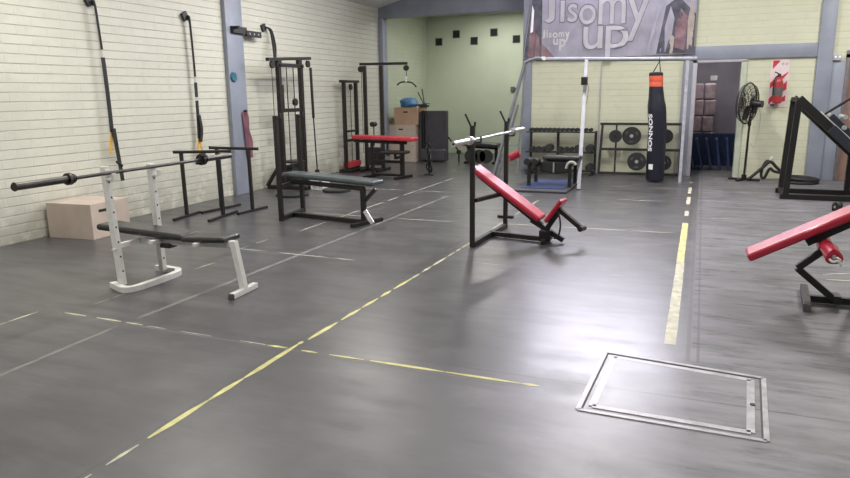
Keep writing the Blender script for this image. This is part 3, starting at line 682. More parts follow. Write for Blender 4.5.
bm = BM(); bb(bm, (-1.885, 11.60, 1.62), (-1.79, 11.72, 1.75), .01); part('clamp', bm, mBlack, t)
bm = BM(); ribbon(bm, [(-1.79, 11.60, 1.70), (-1.755, 11.58, 1.56), (-1.76, 11.56, 1.44), (-1.77, 11.54, 1.32)], .03); part('strap', bm, mBlack, t)

# ------------------------------------------------------------------ punching bag
t = thing('punching_bag', (-.67, 12.1, 0), 'tall navy-black punching bag with orange bands hanging from the grey frame', 'punching bag')
prof = [(.12, .02), (.145, .03), (.150, .1), (.150, .5), (.147, .9), (.150, 1.15), (.148, 1.26), (.128, 1.38), (.120, 1.48), (.112, 1.58)]
def bend(p):
    z = p[2]; return V((p[0]-.085*max(0, (z-.9))/.9+.03*max(0, z-1.45), p[1], z))
def bagmesh(prof_):
    bm = BM(); lathe(bm, (-.67, 12.1, 0), prof_, (0, 0, 1), 32)
    for v in bm.verts: v.co = bend(v.co)
    return bm
part('bag_body', bagmesh(prof), mBag, t)
for a, b_ in ((1.58, 1.665), (1.672, 1.755)): part('band', bagmesh([(.109, a), (.112, a+.01), (.112, b_-.01), (.109, b_)]), mOrange, t)
part('bag_neck', bagmesh([(.109, 1.66), (.109, 1.675)]), mBag, t)
part('bag_top', bagmesh([(.110, 1.755), (.113, 1.765), (.110, 1.80), (.09, 1.815)]), mRubber, t)
bm = BM()
for dx, dy in ((.06, .05), (-.06, .05), (.06, -.05), (-.06, -.05)): cyl(bm, (-.735+dx, 12.1+dy, 1.80), (-.70, 12.1, 1.99), .006)
torus(bm, (-.70, 12.1, 2.01), .045, .007, (1, 0, 0), 18, 6); part('hanging_straps', bm, mRubber, t)
tb = text_bm('SONNOS', .115, 0.0015, .004)
for v in tb.verts:
    u, w_, dpt = v.co.x, v.co.y, v.co.z
    ang = math.radians(-134)+w_/.155   # facing the camera's left
    r = .1512+dpt; z = .83-u*1.3
    v.co = bend(V((-.67+r*math.cos(ang), 12.1+r*math.sin(ang), z)))
part('lettering', tb, mText, t, 'white SONNOS lettering running down the bag')
bm = BM()
for i in range(4):
    pass
g0 = [bm.verts.new(V((-.67+.1525*math.cos(a), 12.1+.1525*math.sin(a), z))) for z in (.22, .31) for a in [math.radians(-132+6*k) for k in range(6)]]
for k in range(5): bm.faces.new((g0[k], g0[k+1], g0[k+7], g0[k+6]))
part('label_patch', bm, mText, t, 'small pale square label')

# ------------------------------------------------------------------ plate rack and plates
t = thing('plate_rack', (-1.0, 12.95, 0), 'dark angle-iron rack for weight plates against the yellow brick wall', 'weight rack')
for x0, x1 in ((-1.69, -1.68), (-.31, -.30)): part('post', mk(bar, (x0-.03*(x0 < -1), 12.92, 0), (x1, 12.98, .95), .05, .04), mIron, t)
part('divider', mk(bar, (-1.43, 12.93, 0), (-1.43, 12.98, .93), .035, .03), mIron, t)
part('divider', mk(bar, (-.58, 12.93, 0), (-.58, 12.98, .93), .035, .03), mIron, t)
for z in (.93, .47, .03): part('rail', mk(bar, (-1.72, 12.95, z), (-.28, 12.95, z), .045, .045), mIron, t)
def plate(c, r, label, hub=mIron, spokes=True):
    o = thing('weight_plate', c, label, 'weight plate', 'plates on the plate rack')
    bm = BM(); lathe(bm, c, [(.025, -.02), (r-.03, -.012), (r-.025, -.022), (r-.006, -.022), (r, -.015), (r, .015), (r-.006, .022), (.025, .02)], (0, -1, 0), 32); part('disc', bm, mIron, o)
    bm = BM(); cyl(bm, V(c)+V((0, -.03, 0)), V(c)+V((0, .02, 0)), .032); part('hub', bm, mChrome if spokes else mBlack, o)
    if spokes:
        bm = BM()
        for k in range(3):
            a = 2*PI*k/3+.5; q = V(c)+V((math.cos(a)*r*.62, -.016, math.sin(a)*r*.62)); box(bm, q, (r*.42, .012, r*.2), Matrix.Rotation(-a+PI/2, 3, 'Y'), .005)
        part('grip_slot', bm, mCap, o)
    return o
for c, r, l, s in (((-1.435, 12.88, .71), .115, 'small dark weight plate on the left end of the plate rack, upper row', 0),
                   ((-1.15, 12.88, .72), .165, 'large ribbed weight plate in the middle of the upper row of the plate rack', 1),
                   ((-1.04, 12.88, .26), .165, 'large ribbed weight plate on the lower row, left of the punching bag', 1),
                   ((-.565, 12.88, .72), .125, 'weight plate on the upper row, partly hidden right of the punching bag', 0),
                   ((-.575, 12.88, .25), .135, 'weight plate on the lower row, partly hidden right of the punching bag', 1)):
    plate(c, r, l, spokes=s)

# ------------------------------------------------------------------ dumbbell rack
t = thing('dumbbell_rack', (-2.45, 12.85, 0), 'three-tier dark dumbbell rack against the wall below the banner', 'weight rack')
for x in (-3.02, -2.50, -1.80): part('post', mk(bb, (x-.022, 12.97, 0), (x+.022, 13.02, .80)), mIron, t)
for x in (-3.0, -1.82): part('foot', mk(bar, (x, 12.55, .02), (x, 13.0, .02), .045, .04), mIron, t)
for z, y in ((.79, 12.86), (.42, 12.82), (.08, 12.78)): part('shelf', mk(bb, (-3.06, y-.12, z-.02), (-1.78, y+.13, z), .003), mIron, t)
def dumbbell(base, r, label, group):
    o = thing('dumbbell', base, label, 'dumbbell', group); b_ = V(base)+V((0, 0, r))
    part('handle', mk(cyl, b_+V((0, -.07, 0)), b_+V((0, .07, 0)), .014), mCap, o)
    for s in (-1, 1): part('head', mk(cyl, b_+V((0, s*.055, 0)), b_+V((0, s*(.055+r*.9), 0)), r, None, 8, .006), mIron, o)
    return o
d0 = dumbbell((-2.98, 12.85, .791), .034, 'small black dumbbell in the close row along the top shelf of the dumbbell rack', 'small dumbbells on the top shelf')
for k in range(1, 14): dup(d0, (-2.98+.085*k, 12.85, .791))
d1 = dumbbell((-2.95, 12.80, .421), .045, 'medium black dumbbell in the row along the middle shelf of the dumbbell rack', 'medium dumbbells on the middle shelf')
for k, x in enumerate((-2.845, -2.74, -2.42, -2.31, -2.21)): dup(d1, (x, 12.80, .421))
for x, z, l in ((-2.62, .421, 'largest dumbbell on the left half of the middle shelf of the rack'), (-2.07, .421, 'large dumbbell just left of the grey pole on the middle shelf'), (-1.87, .421, 'large dumbbell at the right end of the middle shelf')):
    dumbbell((x, 12.78, z), .072, l, 'large dumbbells on the rack')
dumbbell((-1.86, 12.74, .081), .068, 'large dumbbell alone at the right end of the bottom shelf', 'large dumbbells on the rack')
dumbbell((-2.92, 12.74, .081), .062, 'dumbbell at the left end of the bottom shelf of the rack', 'large dumbbells on the rack')
dumbbell((-2.74, 12.74, .081), .062, 'second dumbbell from the left on the bottom shelf of the rack', 'large dumbbells on the rack')

# ------------------------------------------------------------------ mat with black bench
t = thing('floor_mat', (-2.28, 10.95, 0), 'low dark platform with a blue mat under the small black bench', 'mat')
part('platform', mk(bb, (-2.72, 10.22, 0), (-1.82, 11.68, .035), .01), mMat, t)
part('mat_surface', mk(bb, (-2.58, 10.45, .035), (-1.90, 11.55, .045), .004), mBlueV, t, 'blue vinyl mat surface')
t = thing('weight_bench', (-2.25, 11.0, .045), 'small black bench standing on the blue mat in front of the dumbbell rack', 'weight bench')
pad('pad', (-2.38, 11.0, .52), (-1.80, 10.98, .52), .30, .07, mVinyl, t, .03)
for x in (-2.58, -1.93):
    bm = BM()
    for y in (10.78, 11.28): bar(bm, (x, y, .045), (x, y, .40), .06, .05)
    bar(bm, (x, 10.76, .40), (x, 11.30, .40), .07, .06); part('leg_frame', bm, mBlack, t)
bm = BM(); bar(bm, (-2.58, 11.0, .37), (-1.93, 11.0, .37), .06); bb(bm, (-2.42, 10.86, .25), (-1.98, 11.12, .43), .02, 3); part('carriage', bm, mRubber, t)
bm = BM(); cyl(bm, (-2.60, 10.7, .43), (-2.60, 10.95, .43), .055); cyl(bm, (-2.48, 10.7, .43), (-2.48, 10.95, .43), .05); part('roller_pads', bm, mRubber, t)
bm = BM(); tube(bm, [(-1.98, 10.72, .34), (-1.95, 10.72, .42), (-1.88, 10.72, .44), (-1.83, 10.72, .40)], .022, 10, 4); part('pale_grip', bm, mGreyW, t)
part('adjuster', mk(cyl, (-2.20, 10.84, .26), (-2.20, 10.84, .42), .014), mChrome, t)

t.location.x += .07; t.location.y -= .08

# ------------------------------------------------------------------ pedestal fan
t = thing('pedestal_fan', (.74, 12.72, 0), 'black pedestal fan with a wire cage turned sideways beside the doorway', 'fan')
fc = V((.70, 12.68, 1.29)); ax = V((-.90, .43, .04)).normalized()
bm = BM(); bar(bm, (.50, 12.80, .02), (.98, 12.62, .02), .05, .035); bar(bm, (.62, 12.52, .02), (.86, 12.92, .02), .05, .035); cyl(bm, (.74, 12.71, .02), (.74, 12.71, .10), .04); part('base', bm, mBlack, t)
part('pole', mk(cyl, (.74, 12.72, .05), (.76, 12.70, 1.20), .018), mBlack, t)
part('height_collar', mk(cyl, (.755, 12.72, .92), (.755, 12.72, 1.0), .028), mBlack, t)
bm = BM(); cyl(bm, fc-ax*.06, fc-ax*.24, .075, .05, 20, .008); bb(bm, fc-ax*.12+V((-.03, -.03, -.16)), fc-ax*.12+V((.03, .03, -.03))); part('motor', bm, mBlack, t)
R, _ = frame_to((0, 0, 0), ax)
def fp(r, a, z): return fc+R @ V((r*math.cos(a), r*math.sin(a), z))
bm = BM()
for rr, z in ((.335, .0), (.30, .065), (.22, .085), (.13, .092), (.06, .095), (.30, -.06), (.25, -.075), (.2, -.085), (.14, -.09)): torus(bm, fc+ax*z, rr, .0045 if rr < .32 else .012, ax, 40, 6)
for k in range(44):
    a = 2*PI*k/44
    tube(bm, [fp(.06, a, .095), fp(.2, a, .088), fp(.295, a, .066), fp(.335, a, 0), fp(.295, a, -.06), fp(.2, a, -.085), fp(.06, a, -.09)], .0026, 4)
part('cage', bm, mBlack, t)
part('badge', mk(cyl, fc+ax*.090, fc+ax*.102, .055), mSteel, t)
for k in range(3):
    bm = BM(); a0 = 2*PI*k/3+.4; rows = []
    for i in range(7):
        r = .04+.24*i/6; wd = .35+.45*math.sin(PI*min(1, i/5))*.9
        rows.append([bm.verts.new(fp(r, a0+wd*(s/4-.5)*(.9-.03*i)+.06*i, .03*(s/4-.5)*2)) for s in range(5)])
    for r0, r1 in zip(rows, rows[1:]):
        for s in range(4): bm.faces.new((r0[s], r0[s+1], r1[s+1], r1[s]))
    bmesh.ops.solidify(bm, geom=list(bm.faces), thickness=.003)
    part('blade', bm, mSteel, t)
bm = BM(); tube(bm, [fc-ax*.18+V((0, 0, -.05)), (.92, 12.8, 1.05), (.90, 12.85, .75), (.86, 12.8, .55), (.80, 12.76, .62), (.77, 12.74, .5), (.77, 12.74, .12)], .004, 6, 6); part('power_cord', bm, mGreyW, t)

# coiled black hose
bm = BM()
tube(bm, [(.80, 12.62, .03), (.90, 12.65, .12), (1.02, 12.68, .24), (1.12, 12.7, .33), (1.22, 12.7, .24), (1.33, 12.7, .14), (1.45, 12.7, .07), (1.6, 12.7, .03)], .026, 10, 6)
tube(bm, [(1.14, 12.8, .30), (1.08, 12.8, .33), (1.02, 12.8, .22), (1.01, 12.8, .08), (1.06, 12.78, .05), (1.13, 12.8, .20), (1.2, 12.8, .16), (1.35, 12.8, .12), (1.5, 12.8, .05)], .024, 10, 6)
for k, (r, z) in enumerate(((.27, .026), (.215, .028), (.16, .026), (.245, .075), (.19, .076))):
    torus(bm, (1.56+.01*k, 12.62, z), r, .026, (.02*k, 0, 1), 40, 8)
solo('coiled_hose', bm, mRubber, 'coiled black hose with a raised loop on the floor right of the fan', 'hose')
bm = BM(); cyl(bm, (1.12, 12.70, .358), (1.14, 12.69, .41), .020); solo('wall_tap', bm, mWhite, 'small white nozzle on top of the black hose loop', 'nozzle')

# ------------------------------------------------------------------ extinguisher and its sign
t = thing('extinguisher_sign', (1.16, YB-.01, 1.2), 'red and white striped fire extinguisher backing sign on the yellow brick wall', 'sign')
sx0, sx1, sz0, sz1 = 1.03, 1.31, 1.22, 2.0; YS = YB-.012
part('sign_panel', mk(bb, (sx0, YB-.012, sz0), (sx1, YB, sz1), .001), mSignP, t)
def poly(bm, pts, y, th=.003):
    vs = [bm.verts.new((x, y, z)) for x, z in pts]; f = bm.faces.new(vs)
    ex = bmesh.ops.extrude_face_region(bm, geom=[f]); bmesh.ops.translate(bm, verts=[v for v in ex['geom'] if isinstance(v, bmesh.types.BMVert)], vec=(0, th, 0))
bm = BM()
xm = 1.16
for z in (1.88, 1.62, 1.36):
    pts = [(sx0+.01, z-.10), (xm, z+.03), (xm, z+.13), (sx0+.01, z+.0)]
    if z == 1.88: pts = [(sx0+.03, z-.03), (xm, z+.09), (xm, z+.11), (sx0+.03, z+.11)]
    poly(bm, pts, YS-.003)
poly(bm, [(xm, 1.70), (sx1-.01, 1.80), (sx1-.01, 1.78), (xm+.02, 1.62)], YS-.003)
poly(bm, [(xm, 1.50), (sx1-.015, 1.66), (sx1-.015, 1.52), (xm, 1.40)], YS-.003)
poly(bm, [(xm, 1.30), (sx1-.02, 1.42), (sx1-.02, 1.32), (xm, 1.28)], YS-.003)
part('stripes', bm, mSignR, t, 'dark red diagonal stripes')
bm = BM(); cyl(bm, (1.21, YS-.004, 1.93), (1.21, YS, 1.93), .022); cyl(bm, (1.265, YS-.004, 1.93), (1.265, YS, 1.93), .022); part('pictograms', bm, M('sign_grey', (.45, .42, .44), .5), t)
t = thing('fire_extinguisher', (1.16, YB-.10, 1.26), 'red fire extinguisher mounted on the striped sign', 'fire extinguisher')
bm = BM(); lathe(bm, (1.165, YB-.09, 1.28), [(.05, 0), (.068, .012), (.07, .05), (.07, .33), (.058, .38), (.03, .42), (.02, .44)]); part('cylinder', bm, mExt, t)
bm = BM(); lathe(bm, (1.165, YB-.09, 1.41), [(.0712, 0), (.0712, .13)]); part('label_band', bm, mCap, t, 'dark printed label band')
bm = BM(); bb(bm, (1.14, YB-.11, 1.72), (1.19, YB-.07, 1.77)); bar(bm, (1.15, YB-.11, 1.77), (1.09, YB-.12, 1.80), .016); part('valve', bm, mBlack, t)
bm = BM(); tube(bm, [(1.16, YB-.12, 1.745), (1.10, YB-.15, 1.70), (1.085, YB-.14, 1.55), (1.09, YB-.12, 1.42)], .009, 8, 5); part('hose', bm, mBlack, t)
part('bracket', mk(bb, (1.07, YB-.06, 1.24), (1.13, YB-.002, 1.275)), mCap, t)
# emergency lamp plate
t = thing('emergency_light', (1.99, YB-.03, 1.96), 'small white wall box with two pale round lamps above the brown door corner', 'wall light')
part('housing', mk(bb, (1.925, YB-.07, 1.965), (2.05, YB-.026, 2.06), .006), mDoorF, t)
for x in (1.958, 2.018): part('lamp', mk(cyl, (x, YB-.078, 2.018), (x, YB-.068, 2.018), .018), mText, t)

# ------------------------------------------------------------------ things in the room beyond the doorway
t = thing('leaning_mat', (.2, 15.0, 0), 'blue vinyl mats leaning side by side inside the doorway', 'mat')
for k in range(5): part('mat_panel', mk(box, (-.16+.17*k, 14.5, .30), (.05, .50, .60), Matrix.Rotation(-.28+.04*k, 3, 'Y'), .015), mBlueV, t)
bm = BM(); bb(bm, (-.7, 15.1, .0), (1.2, 15.18, .66), .01); solo('mat_board', bm, mBlueV, 'wide dark blue board standing behind the leaning mats in the doorway', 'board')
bm = BM()
for i in range(5):
    for j_ in range(3): bb(bm, (-.45+.235*j_+.02*(i % 2), 15.4, .33*i), (-.23+.235*j_+.02*(i % 2), 15.8, .33*i+.335), .04, 3)
solo('clothes_pile', bm, M('pinkish_bundle', (.40, .30, .35), .7, 0, .3, 7), 'stack of pinkish bundles standing inside the doorway', 'bundle stack')
bm = BM(); bb(bm, (.12, 16.17, 1.72), (.26, 16.2, 1.82)); solo('wall_notice', bm, mText, 'small white notice on the dark wall inside the doorway', 'notice')

# ------------------------------------------------------------------ banner
t = thing('wall_banner', (-1.7, YB-.06, 2.12), 'large lavender printed vinyl banner reading JISOMY UP above the pull-up frame', 'banner')
YN = YB-.10
def cloth(x0, x1, z0, z1, xt0=None, nx=60, nz=14, ph=0., y=YN, amp=.012):
    bm = BM(); xt0 = x0 if xt0 is None else xt0; vs = []
    for j in range(nz+1):
        tt = j/nz
        row = []
        for i in range(nx+1):
            s = i/nx; xa = x0+(xt0-x0)*tt; xx = xa+(x1-xa)*s; zz = z0+(z1-z0)*tt-.012*math.sin(s*PI)*(1-tt)
            row.append(bm.verts.new((xx, y+wob(xx, zz, amp), zz)))
        vs.append(row)
    for j in range(nz):
        for i in range(nx): bm.faces.new((vs[j][i], vs[j][i+1], vs[j+1][i+1], vs[j+1][i]))
    bmesh.ops.solidify(bm, geom=list(bm.faces), thickness=.002)
    return bm
def wob(x, z, amp=.012): return amp*math.sin(x*9+z*3)*.6+amp*.7*math.sin(x*21-z*5)*(.3+.7*(3.3-z))
BZ0, BZ1 = 2.14, 3.32
part('banner_sheet', cloth(-3.22, -.20, BZ0, BZ1, -3.06), mBanW, t)
def flat_on(name, pts, mat, dy=-.006, label=None):
    bm = BM(); f = bm.faces.new([bm.verts.new((x, 0, z)) for x, z in pts])
    bmesh.ops.triangulate(bm, faces=[f]); bmesh.ops.subdivide_edges(bm, edges=list(bm.edges), cuts=4, use_grid_fill=True)
    for v in bm.verts: v.co.y = YN+dy+wob(v.co.x, v.co.z)-.003
    bmesh.ops.solidify(bm, geom=list(bm.faces), thickness=.001)
    return part(name, bm, mat, t, label)
flat_on('printed_photo_strip', [(-3.20, BZ0+.01), (-2.87, BZ0+.01), (-2.87, BZ1), (-3.05, BZ1)], mBanD, -.004, 'dark photo strip at the banner left edge')
flat_on('printed_figure', [(-3.12, 2.16), (-3.02, 2.16), (-2.98, 2.55), (-3.04, 2.95), (-3.09, 2.6)], mBanP, -.007)
flat_on('printed_figure', [(-3.00, 2.16), (-2.90, 2.16), (-2.91, 2.5), (-2.97, 2.6)], mBanP, -.007)
flat_on('printed_figure', [(-3.08, 2.6), (-3.03, 2.62), (-3.02, 3.0), (-3.06, 3.1)], mBanL, -.009)
flat_on('printed_photo_strip', [(-.82, BZ0+.01), (-.205, BZ0+.01), (-.205, 2.8), (-.5, 3.1), (-.70, 2.95), (-.66, 2.5)], mBanD, -.004, 'dark photo of figures at the banner right edge')
flat_on('printed_figure', [(-.68, 2.18), (-.60, 2.2), (-.55, 2.75), (-.62, 2.95), (-.70, 2.6)], mBanS, -.007)
flat_on('printed_figure', [(-.52, 2.25), (-.36, 2.2), (-.33, 2.75), (-.45, 2.9), (-.53, 2.6)], mBanP, -.007)
flat_on('printed_figure', [(-.32, 2.22), (-.24, 2.22), (-.22, 2.75), (-.28, 3.05), (-.33, 2.7)], mBanY, -.007)
flat_on('printed_figure', [(-.98, 2.25), (-.93, 2.22), (-.78, 2.9), (-.84, 2.95)], mBanS, -.007)
flat_on('printed_figure', [(-.62, 2.15), (-.55, 2.15), (-.53, 2.42), (-.60, 2.5)], mBanY, -.009)
flat_on('printed_photo_strip', [(-2.87, BZ0+.01), (-2.62, BZ0+.01), (-2.70, 2.20), (-2.80, 2.34), (-2.87, 2.42)], mBanP, -.004)
def px(x, y): return -3.21+(x-524)*.01733, 2.17+(57-y)*.0179-(x-524)*.00092
def btext(ch, x0, x1, y0, y1, mat, dy, name, bold=0., off=(0, 0)):
    bm = text_bm(ch, 1, .001, bold); xs = [v.co.x for v in bm.verts]; ys = [v.co.y for v in bm.verts]
    a0, z1 = px(x0, y0); a1, z0 = px(x1, y1); mx = (max(xs)-min(xs)); my = (max(ys)-min(ys))
    for v in bm.verts:
        x = a0+(a1-a0)*(v.co.x-min(xs))/mx+off[0]; z = z0+(z1-z0)*(v.co.y-min(ys))/my+off[1]
        v.co = V((x, YN+dy+wob(x, z)-.003-abs(v.co.z), min(z, BZ1-.01)))
    return part(name, bm, mat, t)
big = (('j', 546, 558, -6, 22), ('i', 563, 568, -8, 21), ('s', 571, 581, 4, 21), ('o', 583, 600, 5, 23), ('m', 603, 630, -3, 22), ('y', 632, 653, -1, 38), ('u', 588, 608, 26, 47), ('p', 611, 634, 25, 56))
for n_, (ch, a, b_, c, d_) in enumerate(big):
    btext(ch, a-1.2, b_+1.2, c-1.2, d_+1.2, mBanS, -.006-n_*.0002, 'large_letter_shade', .02)
    btext(ch, a, b_, c, d_, mBanL, -.011-n_*.0002, 'large_letter', .005)
for ch, a, b_, c, d_ in (('j', 544, 548, 29.5, 38), ('i', 549, 550.6, 29, 37), ('s', 551.6, 554.8, 32, 37), ('o', 555.4, 561.2, 31.7, 37.2), ('m', 562, 568.3, 31.5, 36), ('y', 569, 574, 31, 41), ('u', 556, 562, 38, 44), ('p', 563, 570, 38, 49.5)):
    btext(ch, a, b_, c, d_, mText, -.020, 'small_letter', .035)

# ------------------------------------------------------------------ leg press at the right edge
t = thing('leg_press', (1.9, 10.98, 0), 'black sloping leg press machine at the right edge in front of the column', 'leg press')
for y in (10.66, 11.30):
    part('upright', mk(bar, (1.17, y, .05), (1.225, y, 1.37), .075, .075), mBlack, t)
    part('sloping_rail', mk(bar, (1.215, y, 1.385), (2.60, y, .06), .08, .11), mBlack, t)
    part('floor_rail', mk(bar, (1.10, y, .035), (2.75, y, .035), .07, .07), mBlack, t)
    part('end_post', mk(bar, (2.02, y, .05), (2.02, y, .60), .07), mBlack, t)
bm = BM(); bar(bm, (1.22, 10.66, 1.37), (1.22, 11.30, 1.37), .06); bar(bm, (1.16, 10.66, .06), (1.16, 11.3, .06), .06); bar(bm, (2.7, 10.66, .06), (2.7, 11.3, .06), .06); part('crossbars', bm, mBlack, t)
R = Matrix.Rotation(math.radians(44), 3, 'Y')
bm = BM(); box(bm, (1.85, 10.98, .93), (.62, .50, .10), R, .01); box(bm, (1.83, 10.60, .80), (.55, .03, .12), R, .01); part('sled', bm, M('blue_black_steel', (.025, .03, .045), .4), t)
bm = BM()
for dx, dz in ((0, 0), (.16, -.02), (.30, -.06)): cyl(bm, (1.66+dx, 10.82, 1.20+dz-.05), (1.66+dx, 11.14, 1.20+dz-.05), .032, None, 18, .006)
for y in (10.74, 11.22): cyl(bm, (1.50, y, 1.20), (2.40, y, .36), .018)
part('chrome_rollers', bm, mChrome, t, 'bright chrome rollers and guide rods')
bm = BM(); cyl(bm, (1.56, 10.85, 1.16), (2.05, 10.85, 1.52), .018); part('handle_bar', bm, mBlack, t)
bm = BM()
for x, z in ((1.78, 1.0), (2.0, .80)): cyl(bm, (x, 10.56, z), (x, 10.60, z), .03)
part('pegs', bm, mChrome, t)

t = thing('caster_wheel', (1.66, 9.73, 0), 'small black wheel with a pale hub on the floor by the leg press', 'wheel')
part('tyre', mk(cyl, (1.635, 9.72, .055), (1.685, 9.75, .055), .055, None, 24, .012), mRubber, t)
part('hub', mk(cyl, (1.628, 9.716, .055), (1.692, 9.754, .055), .016), mChrome, t)

# ------------------------------------------------------------------ red bench at lower right
t = thing('incline_bench', (1.0, 5.35, 0), 'red padded incline bench cut off by the lower right edge of the view', 'incline bench')
pad('backrest_pad', (.365, 5.38, .34), (1.55, 5.38, 1.01), .25, .06, mRed, t, .022)
bm = BM(); bar(bm, (.75, 5.36, .44), (1.6, 5.36, .955), .05); bar(bm, (1.45, 5.36, .05), (1.45, 5.36, .86), .06); bar(bm, (.79, 5.36, .035), (1.9, 5.40, .035), .05, .05); bar(bm, (1.1, 5.36, .05), (1.1, 5.36, .62), .05); part('frame', bm, mBlack, t)
part('foot', mk(bar, (.765, 5.13, .03), (.81, 5.68, .03), .05, .055), mBlack, t)
part('foot_cap', mk(bar, (.764, 5.118, .03), (.7655, 5.135, .03), .052, .057), mCap, t)
bm = BM(); bar(bm, (.70, 5.28, .27), (.96, 5.30, .05), .045, .045, .004, (0, 1, 0)); bar(bm, (.70, 5.28, .27), (.86, 5.28, .42), .045, .045, .004, (0, 1, 0)); bb(bm, (.94, 5.26, .03), (.99, 5.38, .09)); part('leg_support', bm, mBlack, t)
bm = BM(); cyl(bm, (.865, 4.96, .43), (.865, 5.50, .43), .013); part('roller_axle', bm, mChrome, t)
for a, b_ in ((4.99, 5.20), (5.30, 5.48)):
    rl = part('roller_pad', mk(cyl, (.865, a, .43), (.865, b_, .43), .050, None, 24, .016), mRed, t)
bm = BM(); tube(bm, [(0.84, 4.98, 0.415), (0.86, 4.965, 0.4), (0.885, 4.96, 0.41), (0.9, 4.965, 0.395), (0.91, 4.97, 0.375)], .009, 8, 4); tube(bm, [(0.86, 4.97, 0.435), (0.89, 4.96, 0.425), (0.905, 4.97, 0.41)], .006, 8, 4); part('torn_foam', bm, mWhite, t, 'torn white foam at the roller end')

# ------------------------------------------------------------------ suspension straps and wall hardware
def straps(y, top, label, k):
    o = thing('suspension_strap', (XL, y, .5), label, 'suspension strap', 'suspension straps on the left wall')
    bm = BM(); box(bm, (XL+.03, y, top+.02), (.04, .10, .11), Matrix.Rotation(.5, 3, 'X'), .005); torus(bm, (XL+.06, y+.03, top), .03, .006, (0, 1, 0), 16, 6); part('wall_anchor', bm, mIron, o)
    X = XL+.07
    if k: segs = ((2.50, 1.78), (1.70, 1.50), (1.45, .92))
    else: segs = ((2.54, 2.06), (1.97, 1.10))
    def yy(z): return y+.04+.03*math.sin((top-z)*1.5)-.01*(top-z)+(.0 if k else .03*(top-z))
    for a, b_ in segs:
        bm = BM(); pts = [(X, yy(a+(b_-a)*i/8), a+(b_-a)*i/8) for i in range(9)]
        if a > 2.4: pts = [(X-.01, y+.02, top+.02), (X, y+.035, top-.01)]+pts[1:]
        ribbon(bm, pts, .046, .012, 2); ribbon(bm, [(p[0]+.004, p[1]+.012, p[2]) for p in pts], .03, .006, 2); part('webbing', bm, mRubber, o)
    bm = BM(); ribbon(bm, [(X-.006, yy(z), z) for z in (2.5, 2.0, 1.5, 1.0)], .026, .003, 2); part('pale_webbing', bm, mGreyW, o)
    z0 = 1.10 if not k else .96
    bm = BM()
    for s in (-1, 1): ribbon(bm, [(X, yy(z0), z0), (X, yy(z0)+s*.03, z0-.14), (X, yy(z0)+s*.045, z0-.25)], .034, .005, 3)
    ribbon(bm, [(X, yy(z0)-.045, z0-.25), (X, yy(z0)+.045, z0-.25)], .034, .005, 0)
    part('yellow_foot_loop', bm, mYel, o, 'yellow handle webbing')
    if not k:
        bm = BM()
        for s in (0, .03): ribbon(bm, [(X+.02, yy(1.15)+s, 1.14), (X+.02, yy(.9)+.02+s, .92), (X+.02, y+.13+s, .72), (X+.02, y+.15+s, .50)], .022, .008, 3)
        cyl(bm, (X+.02, y+.1, .74), (X+.02, y+.18, .68), .016); part('handle', bm, mRubber, o)
    else:
        bm = BM(); ribbon(bm, [(X+.02, yy(1.2), 1.25), (X+.02, yy(1)+.04, 1.05), (X+.02, yy(.8)+.01, .88)], .05, .02, 3); cyl(bm, (X+.02, y+.0, .70), (X+.02, y+.12, .70), .016); part('handle', bm, mRubber, o)
straps(6.17, 2.58, 'black and yellow suspension strap hanging above the pale plywood box', 0)
straps(7.76, 2.56, 'black and yellow suspension strap hanging above the dip stands', 1)
t = thing('suspension_strap', (XL, 9.62, 2.1), 'short black strap from a wall anchor down to the tall cable tower', 'suspension strap')
bm = BM(); box(bm, (XL+.02, 9.60, 2.58), (.04, .10, .11), Matrix.Rotation(.4, 3, 'X'), .005); part('wall_anchor', bm, mIron, t)
bm = BM()
for s in (0, .05): ribbon(bm, [(XL+.05, 9.62, 2.59), (XL+.08, 9.70+s*.5, 2.54), (XL+.12, 9.70+s, 2.3), (XL+.16, 9.66+s*.4, 2.10), (XL+.18, 9.66, 2.04)], .05, .014, 5)
part('webbing', bm, mRubber, t)
t = thing('wall_bracket', (XL+.1, 9.1, 2.4), 'black perforated steel bracket fixed high on the blue-grey column', 'bracket')
bm = BM(); bb(bm, (XL+.07, 8.68, 2.43), (XL+.12, 9.02, 2.53), .006); bb(bm, (XL+.09, 9.00, 2.40), (XL+.13, 9.38, 2.49), .006); bb(bm, (XL+.07, 8.70, 2.49), (XL+.20, 8.75, 2.53), .006); part('arm', bm, mBlack, t)
bm = BM()
bm.free()
for y in (9.08, 9.19, 9.30): part('hole', mk(cyl, (XL+.128, y, 2.445), (XL+.132, y, 2.445), .014), mGreyW, t)
bm = BM(); cyl(bm, (XL+.07, 8.67, 1.79), (XL+.095, 8.67, 1.79), .075, .065, 24, .01); solo('round_disc', bm, M('teal_plastic', (.03, .13, .19), .5), 'round teal disc on the upper part of the blue-grey column', 'disc')
t = thing('hanging_towel', (XL+.1, 9.0, .5), 'faded pink cloth strip hanging down the blue-grey column', 'cloth')
bm = BM(); vs = []
for j in range(13):
    z = 1.27-.72*j/12; w_ = .16+.02*math.sin(j)
    vs.append([bm.verts.new((XL+.085+.015*math.sin(i*1.9+j*.3), 8.80+w_*i/6+.005*j, z)) for i in range(7)])
for a, b_ in zip(vs, vs[1:]):
    for i in range(6): bm.faces.new((a[i], a[i+1], b_[i+1], b_[i]))
bmesh.ops.solidify(bm, geom=list(bm.faces), thickness=.004); part('cloth', bm, mPink, t)
part('hook', mk(cyl, (XL+.07, 8.88, 1.28), (XL+.12, 8.88, 1.28), .015), mBlack, t)
